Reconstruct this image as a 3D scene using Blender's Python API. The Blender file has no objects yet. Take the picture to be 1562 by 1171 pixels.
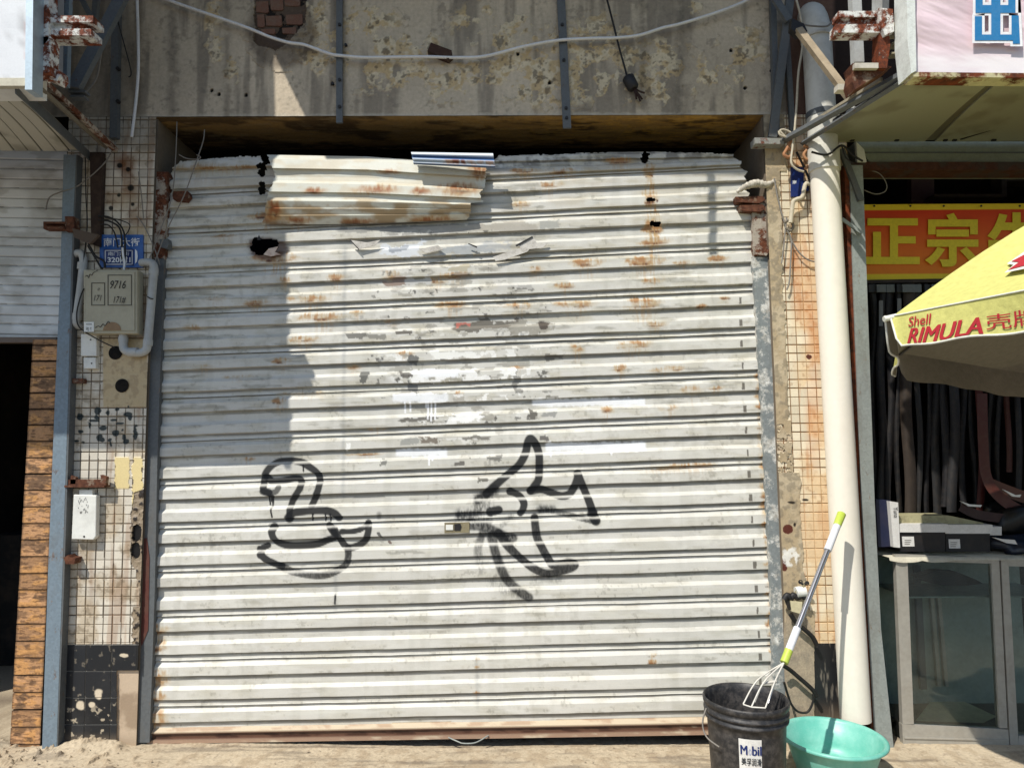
import bpy, math, random
import numpy as np
from mathutils import Vector, Matrix
R=math.radians
random.seed(7)
scene=bpy.context.scene
COL=scene.collection
# ---------------------------------------------------------------- camera
CY=-3.7; CZ=1.535
F=1050.0; PCX,PCY=781.0,585.5
camd=bpy.data.cameras.new('camera'); cam=bpy.data.objects.new('camera',camd); COL.objects.link(cam)
camd.sensor_width=36; camd.lens=36*F/1562.0; camd.clip_end=500; camd.clip_start=.05
CM=Matrix.Rotation(R(90+5.0),4,'X')@Matrix.Rotation(R(-0.2),4,'Z')
cam.matrix_world=Matrix.Translation((0,CY,CZ))@CM
scene.camera=cam
RM=np.array([[CM[i][j] for j in range(3)] for i in range(3)])
def ray(px,py):
    px=np.asarray(px,float); py=np.asarray(py,float)
    v=np.stack([(px-PCX)/F,-(py-PCY)/F,-np.ones_like(px+py)],-1)
    return v@RM.T
def PN(px,py,Y):
    """points of the plane y=Y seen at the photo's pixel px,py (numpy)"""
    d=ray(*np.broadcast_arrays(px,py)); t=(np.asarray(Y,float)-CY)/d[...,1]
    return np.stack([d[...,0]*t,CY+d[...,1]*t,CZ+d[...,2]*t],-1)
def P(px,py,Y=0.0): return Vector(PN(float(px),float(py),Y).tolist())
def PG(px,py,z=0.0):
    d=ray(px,py); t=(z-CZ)/d[2]; return Vector((d[0]*t,CY+d[1]*t,z))
_a=P(432,697,.05); _b=P(50,137,-.93)
SUN=(_a-_b)/.98; SUN=Vector((SUN.x,1.0,SUN.z)); print('SUN',SUN)   # the way the light travels
# ---------------------------------------------------------------- colour + noise
def lin(c):
    c=np.asarray(c,float)/255.0
    return np.where(c<=.04045,c/12.92,((c+.055)/1.055)**2.4)
def hsh(ix,iy,seed):
    ix=ix.astype(np.int64); iy=iy.astype(np.int64)
    h=(ix*374761393+iy*668265263+seed*1442695041)&0xffffffff
    h=((h^(h>>13))*1274126177)&0xffffffff
    h=h^(h>>16)
    return (h&0xffffff)/float(0xffffff)
def vnoise(x,y,seed):
    x0=np.floor(x); y0=np.floor(y); fx=x-x0; fy=y-y0
    fx=fx*fx*(3-2*fx); fy=fy*fy*(3-2*fy)
    a=hsh(x0,y0,seed); b=hsh(x0+1,y0,seed); c=hsh(x0,y0+1,seed); d=hsh(x0+1,y0+1,seed)
    return a*(1-fx)*(1-fy)+b*fx*(1-fy)+c*(1-fx)*fy+d*fx*fy
def fbm(x,y,scale,oct=4,seed=1,gain=.5):
    x,y=np.broadcast_arrays(np.asarray(x,float),np.asarray(y,float))
    s=0;a=1;n=0
    for i in range(oct):
        s=s+a*vnoise(x*scale*2**i+17.3*i,y*scale*2**i+9.1*i,seed+i*13); n+=a; a*=gain
    return s/n
def sm(a,b,x):
    t=np.clip((x-a)/(b-a),0,1); return t*t*(3-2*t)
def mixc(c,col,m):
    m=np.clip(m,0,1)[...,None]; return c*(1-m)+lin(col)*m
def boxm(x,y,x0,y0,x1,y1,s=3):
    return sm(x0-s,x0+s,x)*sm(-x1-s,-x1+s,-x)*sm(y0-s,y0+s,y)*sm(-y1-s,-y1+s,-y)
def ell(x,y,cx,cy,rx,ry): return np.sqrt(((x-cx)/rx)**2+((y-cy)/ry)**2)
def segdist(x,y,pts):
    """distance to a polyline, and the running parameter of the nearest point"""
    best=np.full(x.shape,1e9); bt=np.zeros(x.shape); n=len(pts)-1
    for i in range(n):
        ax,ay=pts[i]; bx,by=pts[i+1]; dx,dy=bx-ax,by-ay; L=dx*dx+dy*dy+1e-9
        t=np.clip(((x-ax)*dx+(y-ay)*dy)/L,0,1); d=np.hypot(x-ax-t*dx,y-ay-t*dy)
        m=d<best; best=np.where(m,d,best); bt=np.where(m,(i+t)/n,bt)
    return best,bt
def smoothpts(pts,k=6):
    if len(pts)<3: return pts
    out=[]; p=[pts[0]]+list(pts)+[pts[-1]]
    for i in range(1,len(p)-2):
        for j in range(k):
            t=j/k; q=[]
            for a in range(len(pts[0])):
                p0,p1,p2,p3=p[i-1][a],p[i][a],p[i+1][a],p[i+2][a]
                q.append(.5*(2*p1+(p2-p0)*t+(2*p0-5*p1+4*p2-p3)*t*t+(3*p1-p0-3*p2+p3)*t**3))
            out.append(tuple(q))
    out.append(tuple(pts[-1])); return out
# ---------------------------------------------------------------- materials
class G:
    def __init__(s,name):
        s.m=bpy.data.materials.new(name); s.m.use_nodes=True; s.t=s.m.node_tree
        s.n=s.t.nodes; s.b=s.n['Principled BSDF']
    def nd(s,ty,**kw):
        n=s.n.new(ty)
        for k,v in kw.items():
            if k in n.inputs.keys() if hasattr(n.inputs,'keys') else False: n.inputs[k].default_value=v
            else: setattr(n,k,v)
        return n
    def l(s,a,b): s.t.links.new(a,b)
    def noise(s,scale,detail=5,rough=.6,vec=None,stretch=None):
        n=s.n.new('ShaderNodeTexNoise'); n.inputs['Scale'].default_value=scale
        n.inputs['Detail'].default_value=detail; n.inputs['Roughness'].default_value=rough
        g=s.n.new('ShaderNodeNewGeometry'); src=g.outputs['Position']
        if stretch:
            mp=s.n.new('ShaderNodeMapping'); mp.inputs['Scale'].default_value=stretch; s.l(src,mp.inputs['Vector']); src=mp.outputs['Vector']
        s.l(src,n.inputs['Vector']); return n.outputs['Fac']
    def ramp(s,fac,stops):
        r=s.n.new('ShaderNodeValToRGB'); e=r.color_ramp.elements
        while len(e)<len(stops): e.new(.5)
        for i,(p,c) in enumerate(stops):
            e[i].position=p; e[i].color=(*c,1) if len(c)==3 else c
        s.l(fac,r.inputs['Fac']); return r.outputs['Color']
    def mix(s,a,b,fac,mode='MIX'):
        m=s.n.new('ShaderNodeMix'); m.data_type='RGBA'; m.blend_type=mode
        for v,i in ((a,6),(b,7)):
            if hasattr(v,'is_output'): s.l(v,m.inputs[i])
            else: m.inputs[i].default_value=(*v,1)
        if hasattr(fac,'is_output'): s.l(fac,m.inputs[0])
        else: m.inputs[0].default_value=fac
        return m.outputs[2]
    def bump(s,h,strength=.3,dist=.002):
        b=s.n.new('ShaderNodeBump'); b.inputs['Strength'].default_value=strength; b.inputs['Distance'].default_value=dist
        s.l(h,b.inputs['Height']); s.l(b.outputs['Normal'],s.b.inputs['Normal'])
def lc(c): return tuple(float(v) for v in lin(c))
def mat_attr(name,rough=.8,metal=0,nscale=60,namt=.25,bs=.3,bd=.002,spec=.3):
    g=G(name); a=g.n.new('ShaderNodeAttribute'); a.attribute_name='Col'
    n=g.noise(nscale,6,.65); k=g.ramp(n,[(.25,(1-namt,)*3),(.75,(1+namt*.0,)*3)])
    c=g.mix(a.outputs['Color'],k,1.0,'MULTIPLY'); g.l(c,g.b.inputs['Base Color'])
    g.b.inputs['Roughness'].default_value=rough; g.b.inputs['Metallic'].default_value=metal
    g.b.inputs['Specular IOR Level'].default_value=spec
    if bs: g.bump(g.noise(nscale*1.5,6,.7),bs,bd)
    return g.m
def mat(name,c,rough=.6,metal=0,dirt=(90,75,60),dscale=12,damt=.25,bs=.15,spec=.4,vary=.15,stretch=None,trans=0):
    g=G(name); n=g.noise(dscale,6,.7,stretch=stretch); m=g.ramp(n,[(.45,(0,0,0)),(.72,(damt,)*3)])
    n2=g.noise(dscale*6,4,.6); k=g.ramp(n2,[(.3,(1-vary,)*3),(.7,(1,1,1))])
    base=g.mix(lc(c),k,1.0,'MULTIPLY'); col=g.mix(base,lc(dirt),m); g.l(col,g.b.inputs['Base Color'])
    g.b.inputs['Roughness'].default_value=rough; g.b.inputs['Metallic'].default_value=metal
    g.b.inputs['Specular IOR Level'].default_value=spec
    if trans: g.b.inputs['Transmission Weight'].default_value=trans
    if bs: g.bump(g.noise(dscale*8,5,.7),bs,.002)
    return g.m
def mat_rusty(name,paint,rustamt=.5,rough=.75,scale=14,rust=(120,58,30),dark=(60,32,22)):
    g=G(name); n=g.noise(scale,8,.72); m=g.ramp(n,[(max(0,.62-rustamt*.3-.04),(0,0,0)),(.62-rustamt*.3+.04,(1,1,1))])
    n2=g.noise(scale*3,6,.7); rc=g.ramp(n2,[(.35,lc(dark)),(.65,lc(rust))])
    n3=g.noise(scale*5,4,.6); pv=g.mix(lc(paint),g.ramp(n3,[(.3,(.75,)*3),(.7,(1,1,1))]),1.0,'MULTIPLY')
    g.l(g.mix(pv,rc,m),g.b.inputs['Base Color']); g.b.inputs['Roughness'].default_value=rough
    g.b.inputs['Specular IOR Level'].default_value=.25
    g.bump(n,.4,.004); return g.m
def mat_galv(name,c=(120,132,138),rough=.5,metal=.55):
    g=G(name); v=g.n.new('ShaderNodeTexVoronoi'); v.inputs['Scale'].default_value=90
    ge=g.n.new('ShaderNodeNewGeometry'); g.l(ge.outputs['Position'],v.inputs['Vector'])
    a=g.ramp(v.outputs['Color'],[(0,(.78,)*3),(1,(1.0,)*3)])
    n=g.noise(9,7,.7,stretch=(1,1,.35)); d=g.ramp(n,[(.5,(0,0,0)),(.75,(.5,)*3)])
    base=g.mix(lc(c),a,1.0,'MULTIPLY'); g.l(g.mix(base,lc((105,98,88)),d),g.b.inputs['Base Color'])
    sp=g.ramp(g.noise(22,8,.75,stretch=(1,1,.5)),[(.60,(0,0,0)),(.66,(.8,)*3)]); rc=g.ramp(g.noise(40,5,.6),[(.4,lc((84,62,48))),(.6,lc((130,106,86)))])
    g.l(g.mix(g.mix(base,lc((105,98,88)),d),rc,sp),g.b.inputs['Base Color'])
    g.b.inputs['Roughness'].default_value=rough; g.b.inputs['Metallic'].default_value=metal
    g.bump(g.noise(60,4,.6),.15,.001); return g.m
# ---------------------------------------------------------------- objects
LOC={}
def tag(o,label,cat,group=None):
    o['label']=label; o['category']=cat
    if group: o['group']=group
    return o
def thing(name,label,cat,loc,group=None):
    o=bpy.data.objects.new(name,None); COL.objects.link(o); o.location=loc; o.empty_display_size=.05
    LOC[o.name]=Vector(loc); return tag(o,label,cat,group)
def link(name,me,parent):
    o=bpy.data.objects.new(name,me); COL.objects.link(o)
    if parent is not None: o.parent=parent
    LOC[o.name]=LOC[parent.name] if parent is not None else Vector((0,0,0))
    return o
class MB:
    def __init__(s): s.v=[]; s.f=[]; s.sf=[]
    def add(s,vs,fs,smooth=False):
        b=len(s.v); s.v+= [Vector(v) for v in vs]; s.f+=[[b+i for i in f] for f in fs]; s.sf+=[smooth]*len(fs); return s
    def prism(s,pts,Yf,Yb,sc=True):
        """px polygon on plane Yf, pushed straight back to Yb"""
        a=[P(x,y,Yf) for x,y in pts]; b=[Vector((p.x,Yb,p.z)) for p in a]; n=len(a)
        return s.add(a+b,[list(range(n))[::-1],[i+n for i in range(n)]]+[[i,(i+1)%n,(i+1)%n+n,i+n] for i in range(n)])
    def rect(s,x0,y0,x1,y1,Yf,Yb): return s.prism([(x0,y0),(x1,y0),(x1,y1),(x0,y1)],Yf,Yb)
    def box(s,c,d,rot=None):
        vs=[Vector((sx*d[0]/2,sy*d[1]/2,sz*d[2]/2)) for sx in(-1,1) for sy in(-1,1) for sz in(-1,1)]
        if rot: vs=[rot@v for v in vs]
        vs=[v+Vector(c) for v in vs]
        return s.add(vs,[[0,1,3,2],[4,6,7,5],[0,4,5,1],[2,3,7,6],[0,2,6,4],[1,5,7,3]])
    def bar(s,a,b,w,h,up=(0,0,1)):
        a=Vector(a);b=Vector(b);d=(b-a).normalized(); u=Vector(up); r=d.cross(u)
        if r.length<1e-3: r=d.cross(Vector((0,1,0)))
        r.normalize(); u=r.cross(d); vs=[]
        for p in (a,b):
            for x,y in ((-1,-1),(1,-1),(1,1),(-1,1)): vs.append(p+r*x*w/2+u*y*h/2)
        return s.add(vs,[[0,1,2,3],[7,6,5,4]]+[[i,i+4,(i+1)%4+4,(i+1)%4] for i in range(4)])
    def tube(s,pts,r,n=8,cap=True,smooth=True):
        pts=[Vector(p) for p in pts]; rs=r if isinstance(r,(list,tuple)) else [r]*len(pts)
        vs=[];fs=[]; prev=None
        for i,p in enumerate(pts):
            d=(pts[min(i+1,len(pts)-1)]-pts[max(i-1,0)]).normalized()
            if prev is None:
                u=d.orthogonal().normalized()
            else:
                u=(prev-d*prev.dot(d)); u=u.normalized() if u.length>1e-6 else d.orthogonal().normalized()
            prev=u; w=d.cross(u)
            for k in range(n):
                a=2*math.pi*k/n; vs.append(p+(u*math.cos(a)+w*math.sin(a))*rs[i])
        for i in range(len(pts)-1):
            for k in range(n): fs.append([i*n+k,i*n+(k+1)%n,(i+1)*n+(k+1)%n,(i+1)*n+k])
        s.add(vs,fs,smooth)
        if cap:
            s.add(vs[:n],[list(range(n))[::-1]]); s.add(vs[-n:],[list(range(n))])
        return s
    def lathe(s,prof,c,n=48,smooth=True,close=False):
        vs=[];fs=[]
        for r,z in prof:
            for k in range(n):
                a=2*math.pi*k/n; vs.append((c[0]+r*math.cos(a),c[1]+r*math.sin(a),c[2]+z))
        m=len(prof)
        for i in range(m-1):
            for k in range(n): fs.append([i*n+k,i*n+(k+1)%n,(i+1)*n+(k+1)%n,(i+1)*n+k])
        if close:
            fs.append([k for k in range(n)][::-1]); fs.append([(m-1)*n+k for k in range(n)])
        return s.add(vs,fs,smooth)
    def build(s,name,m,parent=None,kind=None):
        off=LOC[parent.name] if parent is not None else Vector((0,0,0))
        me=bpy.data.meshes.new(name); me.from_pydata([tuple(v-off) for v in s.v],[],s.f); me.materials.append(m)
        me.polygons.foreach_set('use_smooth',s.sf); me.update()
        o=link(name,me,parent)
        if kind: o['kind']=kind
        return o
def px_tube(pts,r,Y=-.03,k=6,n=6):
    """a wire through photo pixels; a point is (x,y) on plane Y or (x,y,Y)"""
    q=smoothpts([(p[0],p[1],(p[2] if len(p)>2 else Y)) for p in pts],k)
    return MB().tube([P(a,b,c) for a,b,c in q],r,n)
def grid(name,V,C,m,parent=None,mask=None,smooth=False,kind=None):
    """V (ny,nx,3) points, C (ny,nx,3) linear colours -> one mesh with a colour attribute"""
    ny,nx=V.shape[:2]; off=np.array(LOC[parent.name]) if parent is not None else np.zeros(3)
    v=(V-off).reshape(-1,3); idx=np.arange(ny*nx).reshape(ny,nx)
    f=np.stack([idx[:-1,:-1],idx[1:,:-1],idx[1:,1:],idx[:-1,1:]],-1).reshape(-1,4)
    if mask is not None:
        mk=mask[:-1,:-1]|mask[1:,1:]; f=f[~mk.reshape(-1)]
    me=bpy.data.meshes.new(name); me.vertices.add(len(v)); me.vertices.foreach_set('co',v.astype(np.float32).ravel())
    me.loops.add(f.size); me.loops.foreach_set('vertex_index',f.astype(np.int32).ravel())
    me.polygons.add(len(f)); me.polygons.foreach_set('loop_start',(np.arange(len(f))*4).astype(np.int32))
    me.polygons.foreach_set('loop_total',np.full(len(f),4,np.int32))
    me.update(calc_edges=True); me.polygons.foreach_set('use_smooth',np.full(len(f),smooth))
    a=me.color_attributes.new('Col','FLOAT_COLOR','POINT'); c=np.ones((len(v),4),np.float32); c[:,:3]=np.clip(C.reshape(-1,3),0,1)
    a.data.foreach_set('color',c.ravel()); me.materials.append(m); me.update()
    o=link(name,me,parent)
    if kind: o['kind']=kind
    return o
def strokes_text(s,quad,thick=0.0,bold=.0,shear=0.0,dup=0.0):
    """text laid in the quad TL,TR,BR,BL (world points); returns MB"""
    c=bpy.data.curves.new('lettering','FONT'); c.body=s; c.offset=bold; c.shear=shear; c.resolution_u=4
    o=bpy.data.objects.new('lettering',c); COL.objects.link(o); bpy.context.view_layer.update()
    me=bpy.data.meshes.new_from_object(o.evaluated_get(bpy.context.evaluated_depsgraph_get()))
    bpy.data.objects.remove(o); bpy.data.curves.remove(c)
    xs=[v.co.x for v in me.vertices]; ys=[v.co.y for v in me.vertices]
    x0,x1,y0,y1=min(xs),max(xs),min(ys),max(ys); tl,tr,br,bl=[Vector(q) for q in quad]; out=[]
    nrm=((tr-tl).cross(tl-bl)).normalized()
    for v in me.vertices:
        u=(v.co.x-x0)/(x1-x0); w=(v.co.y-y0)/(y1-y0)
        out.append(tl*(1-u)*w+tr*u*w+br*u*(1-w)+bl*(1-u)*(1-w)+nrm*thick)
    mb=MB(); fs=[list(p.vertices) for p in me.polygons]; ex=(tr-tl)/(x1-x0)
    for k,dx in enumerate((0,-dup,dup) if dup else (0,)): mb.add([v+ex*dx+nrm*.0004*k for v in out],fs)
    bpy.data.meshes.remove(me); return mb
def text_px(s,x0,y0,x1,y1,Y,**k): return strokes_text(s,[P(x0,y0,Y),P(x1,y0,Y),P(x1,y1,Y),P(x0,y1,Y)],**k)
# ---------------------------------------------------------------- materials used
M_wall=mat_attr('aged_concrete',.92,nscale=45,namt=.3,bs=.5,bd=.004)
M_tile=mat_attr('glazed_tile',.42,nscale=120,namt=.15,bs=.12,bd=.001,spec=.45)
M_slat=mat_attr('painted_steel',.5,nscale=160,namt=.10,bs=.1,bd=.001,spec=.35)
M_wood=mat_attr('weathered_cladding',.8,nscale=90,namt=.35,bs=.5,bd=.003)
M_dirt=mat_attr('sandy_concrete',.95,nscale=70,namt=.28,bs=.5,bd=.004)
M_black=mat('black_plastic',(30,30,32),.55,dscale=20,damt=.12)
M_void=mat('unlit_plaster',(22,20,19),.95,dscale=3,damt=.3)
M_galv=mat_galv('galvanised_steel',(150,156,152),.6,.15)
M_galvb=mat_galv('blue_grey_steel',(124,140,152),.6,.15)
M_galvd=mat_galv('dull_grey_steel',(98,102,104),.65,.15)
M_peel=mat_rusty('peeling_white_on_grey',(132,138,138),.30,scale=13,rust=(222,222,216),dark=(150,146,136))
M_rail_rust=mat_rusty('rusted_rail_paint',(170,160,146),.42,scale=16,rust=(112,66,42))
M_rust=mat_rusty('rust',(140,122,104),.75,scale=14,rust=(108,68,48))
M_rustw=mat_rusty('flaking_white_paint',(225,225,218),.42,scale=17,rust=(136,72,46))
M_pvc=mat('white_pvc',(228,222,210),.35,dscale=5,damt=.3,dirt=(150,135,110),vary=.06,spec=.4,stretch=(1,1,.3))
M_pvcg=mat('aged_grey_pvc',(176,178,176),.5,dscale=7,damt=.4,dirt=(105,98,88),vary=.08)
M_white=mat('white_enamel',(225,225,218),.45,dscale=14,damt=.2,vary=.05)
M_cable=mat('white_cable_sheath',(225,225,225),.5,dscale=20,damt=.1,bs=0)
M_wire=mat('black_cable_sheath',(22,21,20),.6,dscale=20,damt=.1,bs=0)
M_gwire=mat('grey_cable_sheath',(130,125,118),.6,dscale=20,damt=.3,bs=0)
def ink(name,c,r=.7): return mat(name,c,r,dscale=30,damt=.1,bs=0,vary=.1)
M_ink=ink('black_marker',(25,25,28))
# ---------------------------------------------------------------- roller shutter curtain
SL=[237,296.7,354.9,417.2,478.8,541.5,606.4,672.3,737.1,803.8,869.7,937.7,1005.6,1074.8]
SR=[229,258,318,380.8,445.4,510.3,575.4,641.5,708.2,776.9,845.5,915,984.7,1056]
YC=.06
def prof(t):
    xs=[0,.012,.060,.138,.335,.345,.570,.648,.85,.860,.985,1.0]
    ys=[-.003,-.001,.0,.0155,.0165,.0,.0,.0155,.0165,.0,.0035,.0085]
    return np.interp(t,xs,ys)
TS=np.array(sorted(set([0,.012,.060,.138,.335,.345,.570,.648,.85,.860,.985,.999]+list(np.linspace(.02,.98,38)))))
def shutter_rows():
    ys=[];tt=[]
    for k in range(14):
        ts=TS if k<13 else TS[TS<.56]
        for t in ts:
            if k<13: a=SL[k]+(SL[k+1]-SL[k])*t; b=SR[k]+(SR[k+1]-SR[k])*t
            else: a=SL[k]+70*t; b=SR[k]+71*t
            ys.append((a,b)); tt.append((k,t))
    return np.array(ys),np.array(tt)
YS,TT=shutter_rows()
NXC=1150
u=np.linspace(0,1,NXC)[None,:]
yl=YS[:,:1]; yr=YS[:,1:]
XL=np.interp(yl,[237,250,262,300,400,560,700,850,1130],[266,262,258,256,246,242,238,234,227])
XR=np.interp(yr,[229,240,262,275,330,500,700,900,1030,1120],[1118,1124,1142,1146,1150,1158,1168,1178,1186,1190])
PX=XL+(XR-XL)*u
PY=yl+(yr-yl)*(PX-300)/790.0
W0=PN(PX,PY,YC)
X,Z=W0[...,0],W0[...,2]
dep=prof(TT[:,1])[:,None]*np.ones_like(u)
slatid=TT[:,:1]
# buckled sheet
dep=dep+.005*(fbm(X,slatid*3.1+TT[:,1:]*.8,1.4,3,5)-.5)*2+.0016*(fbm(X,Z,9,3,8)-.5)*2
# crushed top slat
top=1-sm(235,262,PY); dep=dep*(1-.5*top)-.025*top*(fbm(X,Z,5,3,21))
C0=1
dz=.006*(fbm(X,slatid*1.7,2.2,3,15)-.5)*(1-top)+.0015*(fbm(X,slatid*5,14,2,16)-.5)
C=np.ones(PX.shape+(3,))*lin((210,208,200))
n1=fbm(X,Z,1.3,4,31); n2=fbm(X*.35,Z,18,4,33); n3=fbm(X,Z,30,4,35); n4=fbm(X*2.5,Z*.25,6,4,37)
C*= (0.86+.2*n1)[...,None]
C=mixc(C,(176,172,155),.35*sm(.5,.75,n2))
C=mixc(C,(150,146,132),.3*sm(.55,.8,n3)*sm(.4,.6,n1))
C=mixc(C,(160,158,146),.22*sm(.5,.72,n4))
tb_=TT[:,1:]; C=mixc(C,(92,88,80),.7*(sm(.345,.35,tb_)*(1-sm(.40,.44,tb_))+sm(.86,.865,tb_)*(1-sm(.91,.94,tb_)))+0*PX)  # undercut shadow bands deepened by darker colour
# shade under the ridges and dark seam lines set in colour, with some dirt
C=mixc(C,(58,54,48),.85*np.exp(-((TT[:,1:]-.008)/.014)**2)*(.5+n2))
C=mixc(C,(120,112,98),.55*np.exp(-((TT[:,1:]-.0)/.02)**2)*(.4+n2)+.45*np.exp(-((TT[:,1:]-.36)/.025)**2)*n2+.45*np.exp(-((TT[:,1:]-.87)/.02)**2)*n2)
C=mixc(C,(100,70,50),.4*np.exp(-((TT[:,1:]-.06)/.01)**2)*sm(.5,.7,fbm(X,slatid,7,3,40)))
# tan, dirtier upper slats
C=mixc(C,(178,160,128),.30*(1-sm(250,420,PY))*sm(.35,.7,n2))
C=mixc(C,(90,85,80),.75*(1-sm(-8,10,PY-np.interp(PX,[740,990,1130],[262,246,238])))*sm(.35,.55,fbm(X,Z,20,4,44))*sm(730,760,PX))  # darker grey along the top right edge
# faint vertical press line
for (xa,ya,xb,yb) in [(527,375,524,760),(513,860,512,930),(727,1000,729,1080)]:
    xx=xa+(xb-xa)*(PY-ya)/(yb-ya)
    C=mixc(C,(120,125,128),.35*np.exp(-((PX-xx)/3.2)**2)*sm(ya-5,ya+5,PY)*(1-sm(yb-5,yb+5,PY)))
n5=fbm(X*.5,Z*2,16,5,46); n6=fbm(X*.25,Z*6,9,4,48)
C=mixc(C,(176,168,142),.34*sm(.52,.68,n5)*(1-.5*sm(620,760,PY))); C=mixc(C,(120,118,108),.45*sm(.60,.70,n6)*sm(.45,.6,n5)*(1-.6*sm(600,760,PY))); C=mixc(C,(214,214,204),.35*sm(.55,.7,fbm(X*.3,Z*5,14,4,49)))
C=mixc(C,(96,92,82),.3*sm(.63,.70,fbm(X,Z,55,3,50))*sm(.5,.7,n5))
# rust
nr=fbm(X*.7,Z*1.6,22,5,51); nr2=fbm(X,Z,60,4,53)
nv=fbm(X*3.2,Z*.35,34,4,55)
def rust(x,y,w,h,s=1.0,dark=.4):
    global C
    rows=np.where((PY.max(1)>y-30)&(PY.min(1)<y+60))[0]; cols=np.where((PX.max(0)>x-3*w-20)&(PX.min(0)<x+3*w+20))[0]
    if not len(rows) or not len(cols): return
    r0,r1,c0,c1=rows[0],rows[-1]+1,cols[0],cols[-1]+1
    px,py,a,b,v,c=PX[r0:r1,c0:c1],PY[r0:r1,c0:c1],nr[r0:r1,c0:c1],nr2[r0:r1,c0:c1],nv[r0:r1,c0:c1],C[r0:r1,c0:c1]
    slope=(px-x)*-.035; d=ell(px+12*(a-.5)*w/10,py-slope+h*1.3*(v-.5),x,y,w,h); m=np.clip(1.15-d,0,1)*(.3+1.2*a)*s
    c=mixc(c,(184,158,110),np.clip(m*1.5,0,.7)*sm(.2,.6,v*.4+a*.6)); c=mixc(c,(156,104,58),np.clip((m-.22)*1.8,0,.75)*sm(.40,.62,v*.3+b*.3+a*.4))
    e=ell(px+20*(b-.5),py-slope-h*.55,x,y,w*.62,max(1.4,h*.30)); c=mixc(c,(98,54,32),np.clip(1.3-e,0,1)*.8*s*sm(.35,.55,a)); c=mixc(c,(46,30,24),np.clip(.9-e,0,1)*dark*1.6*s*sm(.4,.6,b))
    st=np.exp(-((px-x-w*.3*(b-.5)*2)/(w*.45))**2)*sm(y,y+3,py)*(1-sm(y+h*1.5,y+h*4.5,py)); c=mixc(c,(182,150,104),.45*s*st*sm(.42,.62,v))
    C[r0:r1,c0:c1]=c
for r in [(405,330,24,7,1.2),(423,394,34,8,1.6),(435,428,12,5),(514,424,14,6),(598,420,16,6),(392,462,24,5),(476,457,30,6),(493,484,34,7,1.1),
 (432,551,14,5),(428,612,10,6),(465,518,26,5),(378,700,14,3),(690,466,26,7,1.1),(700,420,30,5),(668,427,18,6),(838,283,24,5),(795,312,18,6,.8),
 (990,262,9,14,1.5),(992,300,12,16,1.5),(996,345,11,26,1.3),(1000,369,24,7,.9),(998,350,16,7,1.6),(896,402,28,7),(985,400,32,8,1.2),(816,412,14,5),
 (1045,402,18,4),(880,465,30,7),(980,463,28,9,1.2),(862,437,15,5),(995,430,16,5),(1000,495,20,5,.7),(792,467,24,7),(968,526,28,7),(880,532,14,6),
 (945,562,12,6),(925,625,12,6),(1030,562,14,5),(545,478,12,4),(1095,395,16,5),(600,490,14,3),(620,540,14,4),(1010,565,22,4,.6),(700,600,8,4),
 (1020,622,16,5,.7),(995,998,5,3,1.4),(995,1008,7,4,1.2),(728,1003,5,2),(728,1015,5,2),(728,1054,7,3),(560,693,30,2,.8),(575,655,16,3,.8),
 (790,560,14,3,.7),(1105,455,9,3),(1070,467,9,3),(1050,710,60,4,.8),(1000,715,40,3,.6),(1090,592,15,3),(1055,595,16,8,.6),(455,340,30,5,.9),(540,560,16,4,.7),
 (470,600,40,4,.5),(365,575,26,3,.6),(330,455,24,4,.5),(310,560,22,4,.5),(300,500,20,4,.5),(345,360,40,3,.7),(300,256,50,8,.6),(350,257,60,3,1.),(860,262,40,4,1),(800,262,24,4,1.2),(945,245,28,5,1.2)]:
    rust(*r)
for yy in [960,985,1028,1040,1062,1088,1100]: rust(236,yy,24,9,1.1,.3)
for k in range(40): # rust at the slat ends by the right rail
    yy=575+k*15; xx=np.interp(yy,[500,700,900,1030],[1154,1164,1174,1182]); rust(xx,yy,9,6,.9+.3*math.sin(k*2.1),.5)
# dark end clips
for k in range(14):
    for t0,t1 in ((.155,.33),(.67,.85)):
        for (x0,x1,ya,yb,wd) in [(1127,1158,460,1110,2.2)]:
            yc=SR[k]+(71)*(t0+t1)/2
            if yc<460: continue
            xx=np.interp(yc,[480,600,800,1000],[1128,1133,1146,1158])
            m=boxm(PX,TT[:,1:]+0*PX,xx-wd,t0+.01,xx+wd,t1-.01,0.0001 if False else .02)
            m=(np.abs(PX-xx)<wd*(.6+.6*math.sin(k*1.7+t0)**2))*(TT[:,0:1]==k)*(TT[:,1:]>t0+.01)*(TT[:,1:]<t1)
            C=mixc(C,(70,62,52),.8*m)
# torn paper and glue scraps
pn=fbm(X*.6,Z*1.6,26,5,61); pn2=fbm(X,Z,34,4,63); face=((TT[:,1:]>.15)&(TT[:,1:]<.345))|((TT[:,1:]>.64)&(TT[:,1:]<.86))
hull=np.clip(1.25-ell(PX,PY,705,520,150,190),0,1)
C=mixc(C,(140,136,126),.65*sm(.60,.66,pn)*sm(.2,.6,hull))
C=mixc(C,(70,68,64),.8*sm(.66,.70,pn2)*sm(.1,.4,hull)*sm(.45,.55,pn)*face)
C=mixc(C,(236,236,232),.8*sm(.60,.64,fbm(X*.7,Z,30,4,67))*sm(.3,.6,hull)*face*sm(470,560,PY))
rng=random.Random(4)
def scrap(x,y,w,h,c,a=.9,rag=.25):
    global C
    d=np.maximum(np.abs(PX-x+(pn2-.5)*h*2+(n6-.5)*w*.9)/w,np.abs(PY-y-(x-PX)*.035+(pn-.5)*h*2.4+(n3-.5)*h*1.6)/h)
    C=mixc(C,c,a*sm(-1.06,-.92,-d-rag*(pn2-.4)))
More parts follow.
